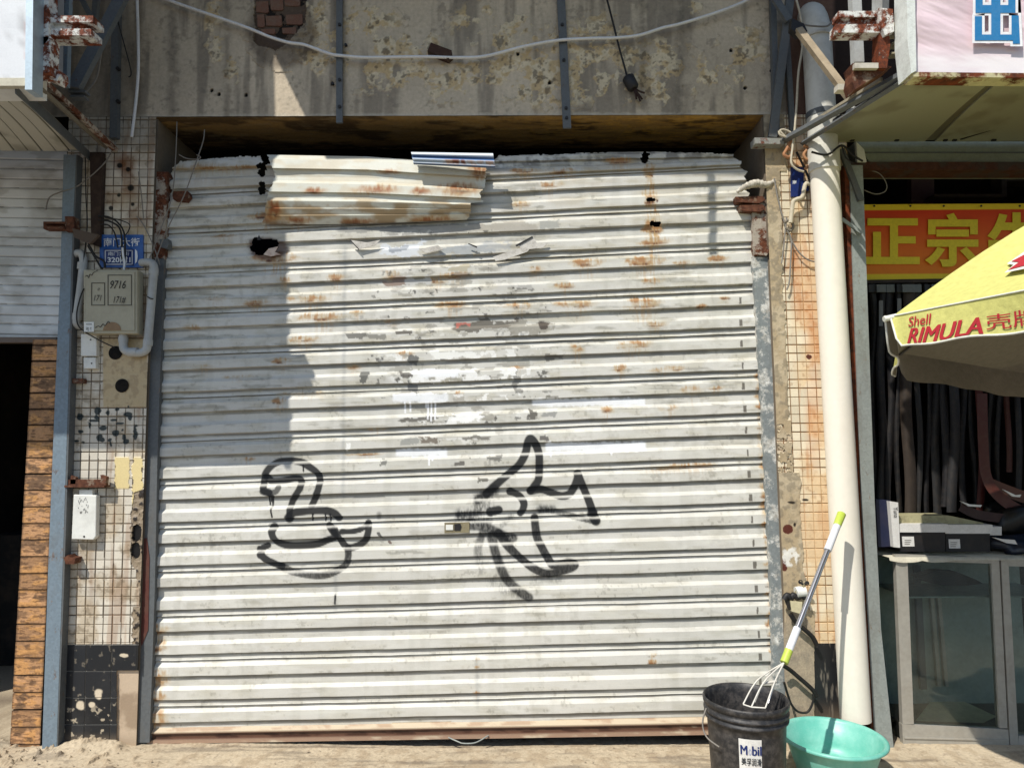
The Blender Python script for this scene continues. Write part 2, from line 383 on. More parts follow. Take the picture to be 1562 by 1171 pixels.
for r in [(612,380,30,8,(214,218,222)),(610,379,16,4,(95,105,120),.6),(740,498,55,8,(96,90,80)),(812,500,36,9,(150,146,135)),(830,497,8,5,(70,60,52)),
 (610,430,22,5,(138,118,106)),(640,428,20,5,(190,190,186)),(700,410,14,6,(176,168,146)),(705,492,10,5,(190,110,95)),(700,488,30,5,(168,168,160)),
 (800,438,12,5,(120,118,112)),(785,437,30,4,(190,188,182),.7),(716,382,46,6,(160,165,168),.8),(760,375,26,6,(170,172,172),.7),(580,350,60,5,(128,128,124),.7),
 (655,350,70,6,(140,138,132),.7),(760,348,50,6,(168,162,150),.8),(835,345,16,6,(165,165,158)),(545,512,16,4,(90,88,82),.8),(575,514,14,4,(130,128,120)),
 (615,508,12,3,(90,84,76)),(630,548,7,9,(95,95,92)),(630,590,8,9,(110,110,108)),(690,541,34,6,(232,232,226)),(785,548,18,7,(165,163,152)),(787,585,7,12,(128,126,120)),
 (658,572,30,7,(238,238,236)),(712,570,14,5,(234,234,230)),(775,568,12,6,(238,238,234)),(620,573,10,5,(96,92,86)),(555,576,7,6,(90,90,86)),(845,545,14,4,(110,106,98)),
 (640,640,26,5,(96,92,84)),(625,675,14,4,(150,150,144)),(655,672,14,5,(110,100,88)),(712,636,22,6,(240,240,238)),(812,632,7,6,(90,86,78)),(836,632,10,4,(150,150,146)),
 (700,706,8,3,(96,92,86)),(755,700,12,4,(120,118,112)),(735,733,8,3,(100,96,88)),(585,706,6,5,(120,120,114)),(728,668,22,3,(120,116,108)),(830,667,6,3,(96,92,88)),(532,680,4,6,(236,236,232)),
 (752,755,26,2,(120,118,112),.5),(560,757,28,2,(130,128,122),.5),(620,841,30,2,(130,128,120),.5),(843,605,10,3,(120,116,104)),(700,610,10,5,(170,166,156))]: scrap(*r)
# white over-paint bars with drips
def bar_white(x0,x1,y0,y1,a=.92):
    global C
    e=6*(fbm(X,Z,50,3,71)-.5)
    C=mixc(C,(240,242,244),a*boxm(PX,PY-(781-PX)*.035*0+e,x0,y0,x1,y1,2.2)*(.75+.35*n2))
bar_white(600,684,601,613); bar_white(812,984,608,619,.9); bar_white(604,682,685,696); bar_white(832,985,674,688,.95); bar_white(640,700,563,575,.9)
for x,y0,y1 in [(618,612,630),(626,612,628),(653,612,640),(658,612,643),(664,612,640),(655,695,710),(660,695,703),(840,688,697),(932,688,694),(650,612,622)]:
    C=mixc(C,(242,243,245),.9*np.exp(-((PX-x)/1.5)**4)*sm(y0-1,y0+1,PY)*(1-sm(y1-1,y1+1,PY)))
# graffiti
fz=fbm(X*1.3,Z*.55,110,3,81)
def spray(pts,w,a=.95,soft=.18,c=(14,15,18),taper=None,fuzz=0):
    global C
    pts=smoothpts([tuple(map(float,p)) for p in pts],5)
    x0=min(p[0] for p in pts)-40;x1=max(p[0] for p in pts)+40;y0=min(p[1] for p in pts)-40;y1=max(p[1] for p in pts)+40
    rows=np.where((PY.max(1)>y0)&(PY.min(1)<y1))[0]; r0,r1=rows[0],rows[-1]+1
    cols=np.where((PX.max(0)>x0)&(PX.min(0)<x1))[0]; c0,c1=cols[0],cols[-1]+1
    d,t=segdist(PX[r0:r1,c0:c1],PY[r0:r1,c0:c1],pts)
    wd=w*1.25*(.9+.25*fbm(t*6,0*t,1,2,83)); al=a
    if taper: al=a*(taper[0]+(taper[1]-taper[0])*t)
    m=al*(1-sm(wd*(1-soft),wd*(1+soft),d))
    if fuzz: m=m*(1-fuzz)+fuzz*al*(1-sm(0,wd*2.0,d))*sm(.35,.6,fz[r0:r1,c0:c1])
    # the recessed bands and lips catch less paint
    tt=TT[r0:r1,1:]; m=m*(1-.80*np.exp(-((tt-.595)/.026)**4)-.70*np.exp(-((tt-.085)/.024)**4))
    C[r0:r1,c0:c1]=mixc(C[r0:r1,c0:c1],c,m)
D1=lambda L:[(x/4.183+340,y/4.183+640) for x,y in L]
D2=lambda L:[(x/3.903+640,y/3.903+640) for x,y in L]
spray(D1([(300,462),(268,445),(268,370),(300,310),(350,272),(420,262),(500,270),(560,303),(608,342),(622,390),(615,440),(595,490),(568,545)]),4.2)
spray(D1([(285,365),(320,392),(400,385),(470,372),(502,388),(500,430),(470,480),(445,520),(432,570),(430,628)]),4.0)
spray(D1([(262,455),(310,465),(345,455),(362,430)]),3.6,.8)
spray(D1([(425,625),(455,592),(520,580),(600,575),(660,578),(710,592),(742,622)]),5.0)
spray(D1([(330,680),(318,720),(345,772),(410,798),(500,802),(600,792),(670,765),(722,742),(702,700),(682,672)]),4.4)
spray(D1([(305,672),(400,668),(500,670),(600,668),(690,666)]),2.2,.45)
spray(D1([(715,700),(750,760),(795,812),(860,802),(912,765),(932,705),(930,655)]),4.2)
spray(D1([(765,712),(850,706),(895,690),(925,662)]),3.2)
spray(D1([(240,822),(290,800)]),3.8); spray(D1([(250,858),(290,892),(350,920),(380,932)]),4.5,.95)
spray(D1([(380,935),(450,965),(550,985),(650,988),(740,955),(790,915),(805,860),(800,815)]),4.2,.95,taper=(.9,1),fuzz=.12)
for L in ([(298,480),(304,540)],[(312,480),(314,520)],[(326,480),(320,545),(312,575),(320,618)],[(580,600),(574,640)],[(660,600),(658,640)],[(690,600),(690,640)],[(518,290),(520,328)],[(722,1115),(720,1170)]): spray(D1(L),1.1)
spray(D1([(1000,600),(996,622)]),2.5,.5,.6); spray(D1([(996,722),(1010,742)]),1.8,.8); spray(D1([(1062,775),(1070,785)]),1.6,.8,c=(80,50,42))
spray(D2([(400,440),(450,390),(520,330),(590,270),(630,200),(645,130),(662,112),(690,145),(710,200),(712,260),(712,310),(705,360),(680,395),(662,420)]),4.8)
spray(D2([(440,415),(395,445),(350,475)]),6,.9,.4,fuzz=.2); spray(D2([(235,560),(300,556),(360,548)]),3.5,.7,.5,fuzz=.3)
spray(D2([(662,420),(720,412),(780,432),(840,452),(890,442),(920,400),(940,345),(940,318),(955,360),(990,440),(1020,520),(1035,560)]),4.8)
spray(D2([(720,535),(800,542),(900,570),(1000,595),(1050,608)]),3.4,.95,taper=(.6,1),fuzz=.2)
spray(D2([(720,530),(790,530)]),4.5,.8,.5,fuzz=.5); spray(D2([(1030,560),(1048,600)]),6.0)
spray(D2([(540,425),(590,448),(620,490),(615,530),(600,552)]),4.4); spray(D2([(425,545),(470,535)]),5.5)
spray(D2([(545,575),(490,625)]),3,.5,.6,fuzz=.6)
spray(D2([(240,552),(300,550),(370,540)]),5,.6,.7,fuzz=.7); spray(D2([(230,580),(320,590),(420,600)]),3.5,.75,.5,fuzz=.5)
spray(D2([(300,622),(400,640),(470,672),(520,695),(555,702)]),5.8,.95,.3,fuzz=.2)
spray(D2([(375,680),(352,740),(345,800)]),4.6,.9,.3,taper=(1,.5),fuzz=.25); spray(D2([(360,800),(360,900)]),4,.4,.8,fuzz=.8)
spray(D2([(430,690),(450,780),(485,880),(520,950),(570,1000),(650,1055)]),5.6,.92,.3,fuzz=.12)
spray(D2([(440,960),(520,1010),(600,1040)]),6.0,.4,.9,fuzz=.8); spray(D2([(700,940),(830,945)]),5.0,.4,.9,fuzz=.8)
spray(D2([(470,672),(530,750),(600,820),(680,882),(760,912),(840,898),(900,880),(922,858),(880,850),(800,865),(760,815),(725,750),(700,700),(690,640),(684,580)]),5.0,.96,.2,fuzz=.06)
spray(D2([(410,500),(350,515),(340,470),(400,440),(420,470)]),5,.55,.7,fuzz=.7)
# holes and ragged edges
hole=(np.abs(PX-404+6*(n3-.5)*3)<18-np.abs(PY-378)*.25)&(PY>366+6*(nr-.5))&(PY<389-np.maximum(0,PX-405)*.6)
hole|=(ell(PX+14*(nr2-.5),PY+20*(nr-.5),401,258,6,13)<1)|(ell(PX+8*(nr2-.5),PY+14*(nr-.5),400,288,5,12)<1)
hole|=(ell(PX+10*(nr2-.5),PY+8*(nr-.5),992,306,7,3)<1)|(ell(PX+14*(nr2-.5),PY+6*(nr-.5),1000,343,8,3.2)<1)|(ell(PX+14*(nr2-.5),PY+20*(nr-.5),984,238,5,10)<1)
hole|=(PY<np.interp(PX,[258,275,300,395,404,745,760,985,1120,1150],[262,246,243,236,252,252,236,229,234,268])+5*(nr2-.5))
zig=14*np.abs(((PY/17.0)%1)-.5)
hole|=(PX>np.interp(PY,[230,262,330,345],[1122,1140,1146,1200])-zig*(PY<340))
hole|=(PX<np.interp(PY,[240,300,345,360],[262,258,254,0])+zig*.6*(PY<350))
edge=(ell(PX,PY,404,378,26,18)<1.15)
C=mixc(C,(80,48,34),.8*sm(-1.25,-.9,-ell(PX,PY,408,380,28,16)-.5*(nr-.5)))
rim=fbm(X,Z,40,3,91)
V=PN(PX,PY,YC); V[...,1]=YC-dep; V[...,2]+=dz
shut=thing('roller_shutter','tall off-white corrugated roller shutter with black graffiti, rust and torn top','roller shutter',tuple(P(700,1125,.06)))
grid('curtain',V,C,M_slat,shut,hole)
MB().prism([(402,388),(410,379),(424,376),(419,384),(428,388),(412,391)],YC-.035,YC-.03).build('bent_flap',mat('flap_paint',(214,196,180),.5,dscale=30,damt=.7,dirt=(120,66,44)),shut)
MB().prism([(392,366),(395,358),(398,366)],YC-.03,YC-.028).build('torn_tooth',M_black,shut)
M_post=mat('torn_poster_paper',(206,202,194),.8,dscale=30,damt=.6,dirt=(120,112,102),bs=.4)
for q_ in ([(790,372),(812,360),(820,372),(798,384)],[(752,392),(786,380),(812,376),(804,384),(770,396),(756,398)],[(808,374),(836,370),(828,378),(806,380)],[(534,366),(560,370),(580,366),(572,374),(548,380)],[(640,380),(668,374),(676,380),(650,386)]):
    MB().prism(q_,YC-.034-.004*random.random(),YC-.030).build('torn_poster',M_post,shut)
for q_ in ([(786,374),(812,360),(813,362),(788,376)],[(534,365),(548,380),(547,381),(533,366)],[(715,371),(728,376),(727,378),(714,372)]): MB().prism(q_,YC-.040,YC-.036).build('curled_edge',M_black,shut)
# bottom rail
def stripe_sheet(name,ya,yb,x0,x1,prof_pts,Y,col,m,parent,nx=260):
    """sheet between px lines ya(x), yb(x) with a depth profile [(t,depth)]"""
    ts=np.array(sorted(set([p[0] for p in prof_pts]+list(np.linspace(0,1,12)))))[:,None]; px=np.linspace(x0,x1,nx)[None,:]
    py=ya(px)+(yb(px)-ya(px))*ts; V=PN(px+0*py,py,Y); d=np.interp(ts,[p[0] for p in prof_pts],[p[1] for p in prof_pts])
    V[...,1]=Y-d-.003*(fbm(V[...,0],0*py,3,2,7)-.5); c=col(px+0*py,py,ts+0*py,V); return grid(name,V,c,m,parent)
def rc(px,py,t,V):
    c=np.ones(px.shape+(3,))*lin((196,180,155)); n=fbm(V[...,0]*.5,V[...,2]*2,25,5,3)
    c=mixc(c,(88,56,42),.95*boxm(px*0+1,t,0,.30,2,.76,.03)*sm(.15,.4,n+.15)); c=mixc(c,(60,38,30),.8*boxm(px*0+1,t,0,.42,2,.72,.03)*sm(.5,.6,n)); c=mixc(c,(140,104,84),.75*sm(.72,.8,t)*sm(.3,.55,n+.1)); c=mixc(c,(150,110,84),.5*sm(.45,.6,n)*(1-sm(.2,.3,t))); return c
stripe_sheet('bottom_rail',lambda x:1107-(x-300)*.019,lambda x:1131-(x-230)*.0165,228,1190,[(0,0),(.05,.0),(.25,.022),(.38,.022),(.42,.012),(.7,.012),(.75,.024),(1,.026)],YC,rc,M_slat,shut)
MB().tube([P(x,y,Yv) for x,y,Yv in smoothpts([(684,1124,.03),(700,1131,.0),(706,1133,-.01),(720,1133,-.01),(730,1130,.0),(745,1121,.03)],5)],.0035,8).build('pull_handle',M_galv,shut)
lk=MB().prism([(678,797),(716,796),(716,812),(678,813)],YC-.017,YC-.01).build('lock_plate',mat('tarnished_brass',(150,140,112),.5,.3,damt=.5),shut)
MB().rect(680,800,691,808,YC-.021,YC-.018).build('key_cover',M_white,lk); MB().prism([(693,799),(702,798),(704,803),(702,809),(693,809)],YC-.020,YC-.018).build('keyhole',M_black,lk)
# torn panel hanging forward
def torn(x0f,x1f,rows,name,m,colf,hull=None,nx=240,parent=shut):
    ry=np.array([r[0] for r in rows],float); rd=np.array([r[1] for r in rows],float)
    yy=np.array(sorted(set(list(ry)+list(np.linspace(ry[0],ry[-1],40)))))[:,None]; u=np.linspace(0,1,nx)[None,:]
    x0=x0f(yy);x1=x1f(yy); px=x0+(x1-x0)*u; sag=np.interp(px,[400,560,740],[0,3,16])*np.interp(yy,[234,300,345],[1,.6,-.6])
    py=yy+sag; d=np.interp(yy,ry,rd)+0*px; V=PN(px,py,YC)
    d=d*(.9+.12*np.sin(px/45))+.004*(fbm(V[...,0],V[...,2],8,3,5)-.5)
    V=PN(px,py,YC-d); c=colf(px,py,V); n=fbm(V[...,0],V[...,2],30,4,9)
    mk=(px<x0+8*np.abs(n-.35)*2)|(px>x1-14*np.abs(n-.3)); return grid(name,V,c,m,parent,mk)
def tc(px,py,V):
    c=np.ones(px.shape+(3,))*lin((208,208,196)); n=fbm(V[...,0]*.5,V[...,2]*1.5,20,5,13); n2=fbm(V[...,0],V[...,2],50,4,17)
    c=mixc(c,(140,112,76),.85*sm(.38,.62,n)*sm(292,318,py)); c=mixc(c,(196,176,140),.4*sm(.4,.6,n))  # downward-facing lower part shaded tan in the colour
    for (x,y,w,h) in [(478,291,18,5),(575,289,36,7),(700,288,36,9),(640,292,20,6),(455,336,26,5),(545,338,30,5),(660,335,36,5),(730,262,16,12),(406,332,20,8),(590,262,20,4),(420,322,12,14)]:
        n4_=fbm(V[...,0]*2.5,V[...,2]*.6,34,4,19); e_=ell(px+16*(n-.5),py+h*1.2*(n4_-.5),x,y,w,h); mm=np.clip(1.25-e_,0,1)*(.3+1.1*n); c=mixc(c,(186,150,100),np.clip(mm*1.4,0,.7)); c=mixc(c,(146,84,44),np.clip(mm*1.5-.25,0,.9)*sm(.35,.55,n2*.5+n4_*.5)); c=mixc(c,(60,36,26),np.clip(1-ell(px+20*(n2-.5),py,x,y+h*.5,w*.6,1.8),0,1)*.8)
    c=mixc(c,(84,60,44),.7*sm(334,343,py)*sm(.3,.5,n)); return c
torn(lambda y:np.interp(y,[234,262,264,300,345],[402,414,418,402,398]),lambda y:np.interp(y,[234,300,302,345],[745,738,722,716]),
 [(236,.050),(243,.078),(256,.088),(257,.068),(269,.066),(275,.070),(279,.094),(292,.098),(293,.080),(302,.080),(306,.100),(307.5,.098),(317,.080),(318,.086),(328,.064),(329,.071),(343,.028)],'torn_slat_panel',M_slat,tc)
def bc(px,py,V):
    c=np.ones(px.shape+(3,))*lin((214,222,228)); n=fbm(V[...,0],V[...,2],40,4,23)
    yy=py-np.interp(px,[628,752],[0,5])
    c=mixc(c,(74,116,168),boxm(px,yy,0,236,2000,241,1)); c=mixc(c,(60,84,120),boxm(px,yy,0,248,2000,252,1)); c=mixc(c,(206,170,140),.8*boxm(px,yy,660,241,2000,248,1)*sm(.4,.6,n))
    c=mixc(c,(150,90,60),boxm(px,yy,690,241,712,246,2)*sm(.4,.5,n)); return c
def strip(name):
    yy=np.linspace(0,1,14)[:,None]; u=np.linspace(0,1,80)[None,:]; px=627+(752-627)*u+4*yy; py=232+(2*u)+yy*(np.interp(u,[0,1],[19,23]))
    V=PN(px,py,YC-.13+.012*np.cos(yy*18)); return grid(name,V,bc(px,py,V),M_slat,shut)
strip('blue_striped_strip')
# guide rails
for side in (0,1):
    if side==0:
        up=[(238,262),(256,262),(250,395),(233,395)]; lo=[(233,394),(250,394),(240,700),(236,900),(228,1132),(207,1132),(212,900),(221,700)]
    else:
        up=[(1147,300),(1169,300),(1171,392),(1150,392)]; lo=[(1148,391),(1171,391),(1185,650),(1198,900),(1204,1140),(1182,1140),(1176,900),(1164,650)]
    g=MB().prism(up,.02,.1).build('guide_rail',M_rail_rust,shut); g['label']='flaking rust-stained upper guide rail length on the %s'%('left','right')[side]
    g=MB().prism(lo,.02,.1).build('guide_rail',M_galvd if side==0 else M_peel,shut)
MB().prism([(213,822),(224,820),(228,850),(226,960),(216,985),(211,960)],.017,.019).build('red_oxide_patch',mat('red_oxide',(92,48,40),.7,damt=.5),shut)
for (x,y,w,h,mm) in [(262,292,26,14,M_rust),(1122,300,46,10,M_rust),(1128,313,40,10,M_rust),(1150,376,24,14,M_rail_rust),(243,365,14,14,M_galvd)]:
    MB().prism([(x,y),(x+w*.9,y-1),(x+w,y+h*.5),(x+w*.8,y+h),(x+2,y+h-2)],.0 ,.05).build('end_bracket',mm,shut)
# rag tied on the right bracket
q=smoothpts([(1124,293,-.01),(1135,286,-.02),(1147,281,-.02),(1157,280,-.01),(1170,282,-.01),(1184,275,0)],6)
rg=MB().tube([P(*a) for a in q],[.008+.014*math.sin(i/len(q)*3.1)+.003*math.sin(i*2.3) for i in range(len(q))],8).build('tied_rag',mat('dirty_cloth',(205,198,184),.95,dscale=40,damt=.8,dirt=(95,80,60)))
tag(rg,'dirty white rag twisted around the bracket at the shutter\'s top right corner','rag')
# ---------------------------------------------------------------- concrete wall above
def axis(lo,hi,step,flo,fhi):
    a=list(np.arange(lo,hi,step)); 
    return np.array(list(np.linspace(flo,lo,12)[:-1])+a+list(np.linspace(hi,fhi,12)))
wall=thing('concrete_wall','stained grey-brown concrete wall above the shutter with peeling patches and exposed bricks','wall',tuple(P(700,176,0)))
zb=float(P(700,176.5,0).z)
xs=axis(-2.6,2.2,.0042,-6,6); zs=np.concatenate([np.arange(zb,4.35,.0042),np.linspace(4.36,7.5,20)])
XX,ZZ=np.meshgrid(xs,zs)
def topx(X,Y,Z):
    v=np.stack([X,Y-CY+0*X,Z-CZ],-1)@RM; return PCX+F*v[...,0]/-v[...,2],PCY-F*v[...,1]/-v[...,2]
PXw,PYw=topx(XX,0*XX,ZZ)
c=np.ones(XX.shape+(3,))*lin((204,189,166))
a1=fbm(XX,ZZ,2.2,5,101); a2=fbm(XX*3,ZZ*.35,5,4,103); a3=fbm(XX,ZZ,14,5,105,.6); a4=fbm(XX,ZZ,45,4,107)
c*=(.72+.5*a1)[...,None]; c=mixc(c,(112,104,94),.6*sm(.48,.7,a2)); c=mixc(c,(130,121,108),.5*sm(.5,.7,a4)*sm(.4,.6,a3))
blob=np.zeros(XX.shape)
for (x,y,rx,ry,s) in [(600,95,90,50,1),(560,40,50,35,.8),(830,100,130,60,1),(760,40,70,40,.8),(920,90,60,70,.7),(1000,110,80,50,.8),(1080,110,70,30,.6),(330,50,18,60,.7),(352,110,12,30,.9),(480,60,30,60,.9),(500,70,30,30,.8),(700,130,60,30,.8),(1130,80,40,60,.5),(1060,10,12,12,1.2)]:
    blob=np.maximum(blob,s*np.clip(1.25-ell(PXw,PYw,x,y,rx,ry),0,1))
pe=sm(.475,.54,a3*.75+a4*.25+.22*(blob-.55)); c=mixc(c,(226,210,178),.85*pe*sm(.05,.3,blob)); c=mixc(c,(190,158,104),.6*pe*sm(.42,.6,fbm(XX,ZZ,30,3,111))*sm(.05,.3,blob))
c=mixc(c,(98,88,76),.7*sm(.58,.66,a4*.5+a3*.5)*sm(.1,.5,blob))
c=mixc(c,(205,196,178),.5*(1-sm(0,.012,ZZ-zb-.006*a4*3)))
c=mixc(c,(90,84,76),.5*(1-sm(180,235,PXw))*sm(.3,.5,a1)); c=mixc(c,(96,62,50),.9*sm(1196,1204,PXw)); c=mixc(c,(46,36,32),.9*sm(1268,1276,PXw))
for (x,w) in [(262,9),(345,6),(520,8),(1040,12),(980,10)]: c=mixc(c,(78,72,64),.45*np.exp(-((PXw-x+6*(a2-.5))/w)**2)*sm(.3,.6,a3+.1))
# loose plaster around the brick hole
pm=(PXw>388+10*(a4-.5))&(PYw<np.interp(PXw,[388,420,440,470],[62,78,62,30])+14*(a3-.5))&(PXw<470-12*(a3-.3))
ring=np.clip(1.2-ell(PXw,PYw,430,50,52,52),0,1); c=mixc(c,(104,92,80),.7*sm(0,.3,ring))
c=mixc(c,(98,82,70),.95*pm)
lip=(ell(PXw,PYw,455,62,60,34)<1)&~pm
dd=.004*(a3-.5)+.003*pe*(blob>.05)-.020*pm+.004*(ring>.02)*(a3>.45)
for (x,y) in [(323,138),(334,144),(375,145),(507,128),(790,83),(958,128),(838,127),(1115,77),(1137,134),(1177,108)]: 
    hm=ell(PXw,PYw,x,y,2.6,2.8)<1; c=mixc(c,(22,20,18),hm*1.0); dd=dd-.01*hm
V=np.stack([XX,-dd,ZZ],-1); grid('plaster_face',V,c,M_wall,wall)
br=mat('old_brick',(128,92,76),.95,dscale=30,damt=.8,dirt=(120,106,92),bs=.8,vary=.3)
for (x0,y0,x1,y1) in [(390,2,410,20),(412,-2,432,16),(434,-2,458,10),(392,22,404,42),(436,22,462,38),(405,24,430,40),(398,44,420,52),(430,42,452,52)]:
    b=MB().prism([(x0,y0+1),(x1-1,y0),(x1,y1-2),(x1-3,y1),(x0+1,y1-1)],.006+random.random()*.01,.03).build('brick',br,wall)
MB().box((0,.48,(zb+7.5)/2+.02),(12,.92,7.5-zb-.04)).build('wall_core',M_void,wall)
# soffit of the opening
xs=np.arange(-2.05,1.5,.008); ys=np.linspace(.0,.42,40); XX,YY=np.meshgrid(xs,ys); c=np.ones(XX.shape+(3,))*lin((160,128,78)); s1=fbm(XX,YY*3,5,5,121); s2=fbm(XX*.6,YY*4,20,4,123)
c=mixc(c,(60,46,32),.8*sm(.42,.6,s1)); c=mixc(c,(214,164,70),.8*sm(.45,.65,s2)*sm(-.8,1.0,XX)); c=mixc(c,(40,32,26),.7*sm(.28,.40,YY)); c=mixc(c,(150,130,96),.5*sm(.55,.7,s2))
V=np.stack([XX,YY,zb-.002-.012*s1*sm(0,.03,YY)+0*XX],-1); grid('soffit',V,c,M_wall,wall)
# ---------------------------------------------------------------- tiled pillars
def pillar(name,label,xl,xr,y1px,colf,holes,Zt,X0,X1,depthY=0.0):
    t=thing(name,label,'pillar',(X0*.5+X1*.5,0,0)); zs=np.arange(-.05,Zt-.003,.0031)[::-1]; nx=int((X1-X0)/.003); u=np.linspace(0,1,nx)[None,:]
    # edges follow the pillar's own slight lean
    z=zs[:,None]; a=xl(z); b=xr(z); XX=a+(b-a)*u; ZZ=z+0*XX; px,py=topx(XX,0*XX,ZZ)
    c,d=colf(XX,ZZ,px,py,XX-a); V=np.stack([XX,-d,ZZ],-1); grid('tiled_face',V,c,M_tile,t)
    core=MB(); v=[]
    for z_ in (-.05,Zt-.004):
        for (xx,yy) in ((float(xl(z_))+.001,.004+.012),(float(xr(z_))-.001,.004+.012),(float(xr(z_))-.001,.5),(float(xl(z_))+.001,.5)): v.append((xx,yy,z_))
    core.add(v,[[0,1,5,4],[1,2,6,5],[2,3,7,6],[3,0,4,7],[4,5,6,7],[3,2,1,0]]).build('pillar_core',M_tside,t); return t
M_tside=mat('cement_side',(120,108,92),.9,damt=.4)
def xat(px1,py1,px2,py2,Y=0.0):
    a=P(px1,py1,Y); b=P(px2,py2,Y); return lambda z:a.x+(b.x-a.x)*(np.asarray(z,float)-a.z)/(b.z-a.z)
def tiles(c,U,ZZ,pitch,base,grout,seed,gw=.0022,var=.12):
    iu=np.floor(U/pitch); iz=np.floor(ZZ/pitch); fu=U-iu*pitch; fz=ZZ-iz*pitch; h=hsh(iu+50,iz+50,seed)
    g=(fu<gw)|(fu>pitch-gw*.3)|(fz<gw)|(fz>pitch-gw*.3)
    t=np.ones(U.shape+(3,))*lin(base)*(1-var+var*2*h)[...,None]; t=t*(1-g[...,None])+lin(grout)*g[...,None]
    return t,g,iu,iz,h
def colL(XX,ZZ,px,py,U):
    t,g,iu,iz,h=tiles(None,U+.028,ZZ+.01,.0472,(214,206,190),(96,82,66),201,gw=.0034)
    n=fbm(XX,ZZ,9,5,203); n2=fbm(XX,ZZ,40,4,205); n3=fbm(XX*4,ZZ*.4,7,4,207); d=.004*(~g)+.0008*h
    c=mixc(t,(168,146,112),.5*sm(.45,.7,n)); c=mixc(c,(146,104,70),.4*sm(.58,.75,n3)); c=mixc(c,(120,104,82),.5*sm(.58,.7,n2)*sm(.4,.6,n))
    # upper stains
    for (x,y,w,h_,s) in [(185,250,10,16,1),(196,262,12,20,1),(200,290,14,18,.9),(190,245,22,14,.8),(170,300,20,20,.5),(205,330,18,22,.6),(215,345,12,14,.7),(140,880,5,60,.6),(143,780,5,30,.6)]:
        m=np.clip(1.2-ell(px,py,x,y,w,h_),0,1)*s*(.5+n2); c=mixc(c,(120,76,40),m*.7)
    for (x,y,r) in [(183,253,4),(196,259,3.5),(200,287,5),(182,298,3),(170,318,3.5),(203,312,3)]: c=mixc(c,(28,24,20),sm(-1.2,-.8,-ell(px,py,x,y,r,r)))
    sh=1-sm(225,235,py); c=mixc(c,(120,112,98),.45*sh)  # even darker band across the top of the tiles
    # cement patch with the two holes
    cm=boxm(px,py,158+4*(n-.5),517,226,621,2)+boxm(px,py,176,345,228,372,3)*.6; c=mixc(c,(190,168,128),cm*.95); c=mixc(c,(150,126,92),cm*.5*sm(.5,.65,n2)); d=np.where(cm>.5,.007+.002*n2,d)
    ye=sm(-1.1,-.9,-np.maximum(np.abs(px-187+6*(n2-.5))/11,np.abs(py-721)/24.))+sm(-1.1,-.9,-np.maximum(np.abs(px-211+10*(n2-.5))/8,np.abs(py-735)/38.)); c=mixc(c,(226,206,150),ye); d=np.where(ye>.5,.006,d)
    # paint splashes
    for (x,y,w,h_) in [(123,637,6,6),(150,627,5,6),(148,636,3,4),(144,641,8,2),(138,648,2,5),(165,630,3,4),(179,624,4,3),(196,632,6,4),(199,638,3,4),(197,620,2,2),(174,641,5,2),(184,646,7,2),(158,652,6,4),(153,666,5,6),(157,670,5,4),(178,661,6,5),(187,657,2,2),(168,671,3,3),(190,668,3,5),(193,674,5,4),(207,657,3,8),(207,666,4,6),(208,649,3,2),(123,659,4,3),(118,673,5,2),(127,675,3,2),(170,677,1.5,5)]:
        c=mixc(c,(40,50,50),sm(-1.15,-.85,-ell(px+5*(n2-.5),py+5*(n-.5),x,y,w*.95,h_*.95)))
    # broken right edge
    bk=(px>np.interp(py,[740,752,800,850,870,985],[230,205,200,199,207,230])+8*(n2-.5))&(py>745); bk|=(px>203+8*(n2-.5))&(py>925)&(py<985); c=mixc(c,(150,134,112),bk*1.0); c=mixc(c,(52,44,38),bk*sm(.5,.6,n2)); d=np.where(bk,-.002+.01*n2,d)
    for (x,y,w,h_) in [(209,812,7,14),(207,840,7,12)]:
        m=ell(px+6*(n2-.5),py+6*(n-.5),x,y,w,h_)<1; c=mixc(c,(18,14,12),m*1.); d=np.where(m,-.011,d)
    # black skirting tiles
    zt=float(P(150,982,0).z); blk=(ZZ<zt); t2,g2,iu2,iz2,h2=tiles(None,U+.095,zt-ZZ,.133,(30,33,38),(150,146,138),209,gw=.0024,var=.25)
    t2=mixc(t2,(70,70,70),.2*sm(.5,.75,n)+.45*sm(.66,.72,n2)*sm(980,1100,py)); t2=mixc(t2,(198,184,160),sm(.72,.74,n2)*(.2+.6*sm(1040,1110,py)))
    for (x,y,w,h_) in [(151,1058,6,8),(124,1075,6,7),(141,1074,6,4),(191,999,5,3),(187,999,4,2.4)]: t2=mixc(t2,(214,200,176),sm(-1.2,-.8,-ell(px+6*(n2-.5),py+6*(n-.5),x,y,w,h_)))
    ms=(px>179)&(py>1022); t2=mixc(t2,(196,176,152),ms*1.); t2=mixc(t2,(160,140,118),ms*sm(.5,.7,n)); d2=np.where(ms,-.006,.006*(~g2)); t2=mixc(t2,(150,132,110),.5*sm(1112,1138,py))
    c=np.where(blk[...,None],t2,c); d=np.where(blk,d2,d); return c,d
xlL=xat(104,240,78,1130); xrL=xat(237,240,207,1130)
pL=pillar('tiled_pillar','pillar faced in small cream mosaic tiles with black skirting tiles, left of the shutter',xlL,xrL,178,colL,[],zb,-2.5,-2.0)
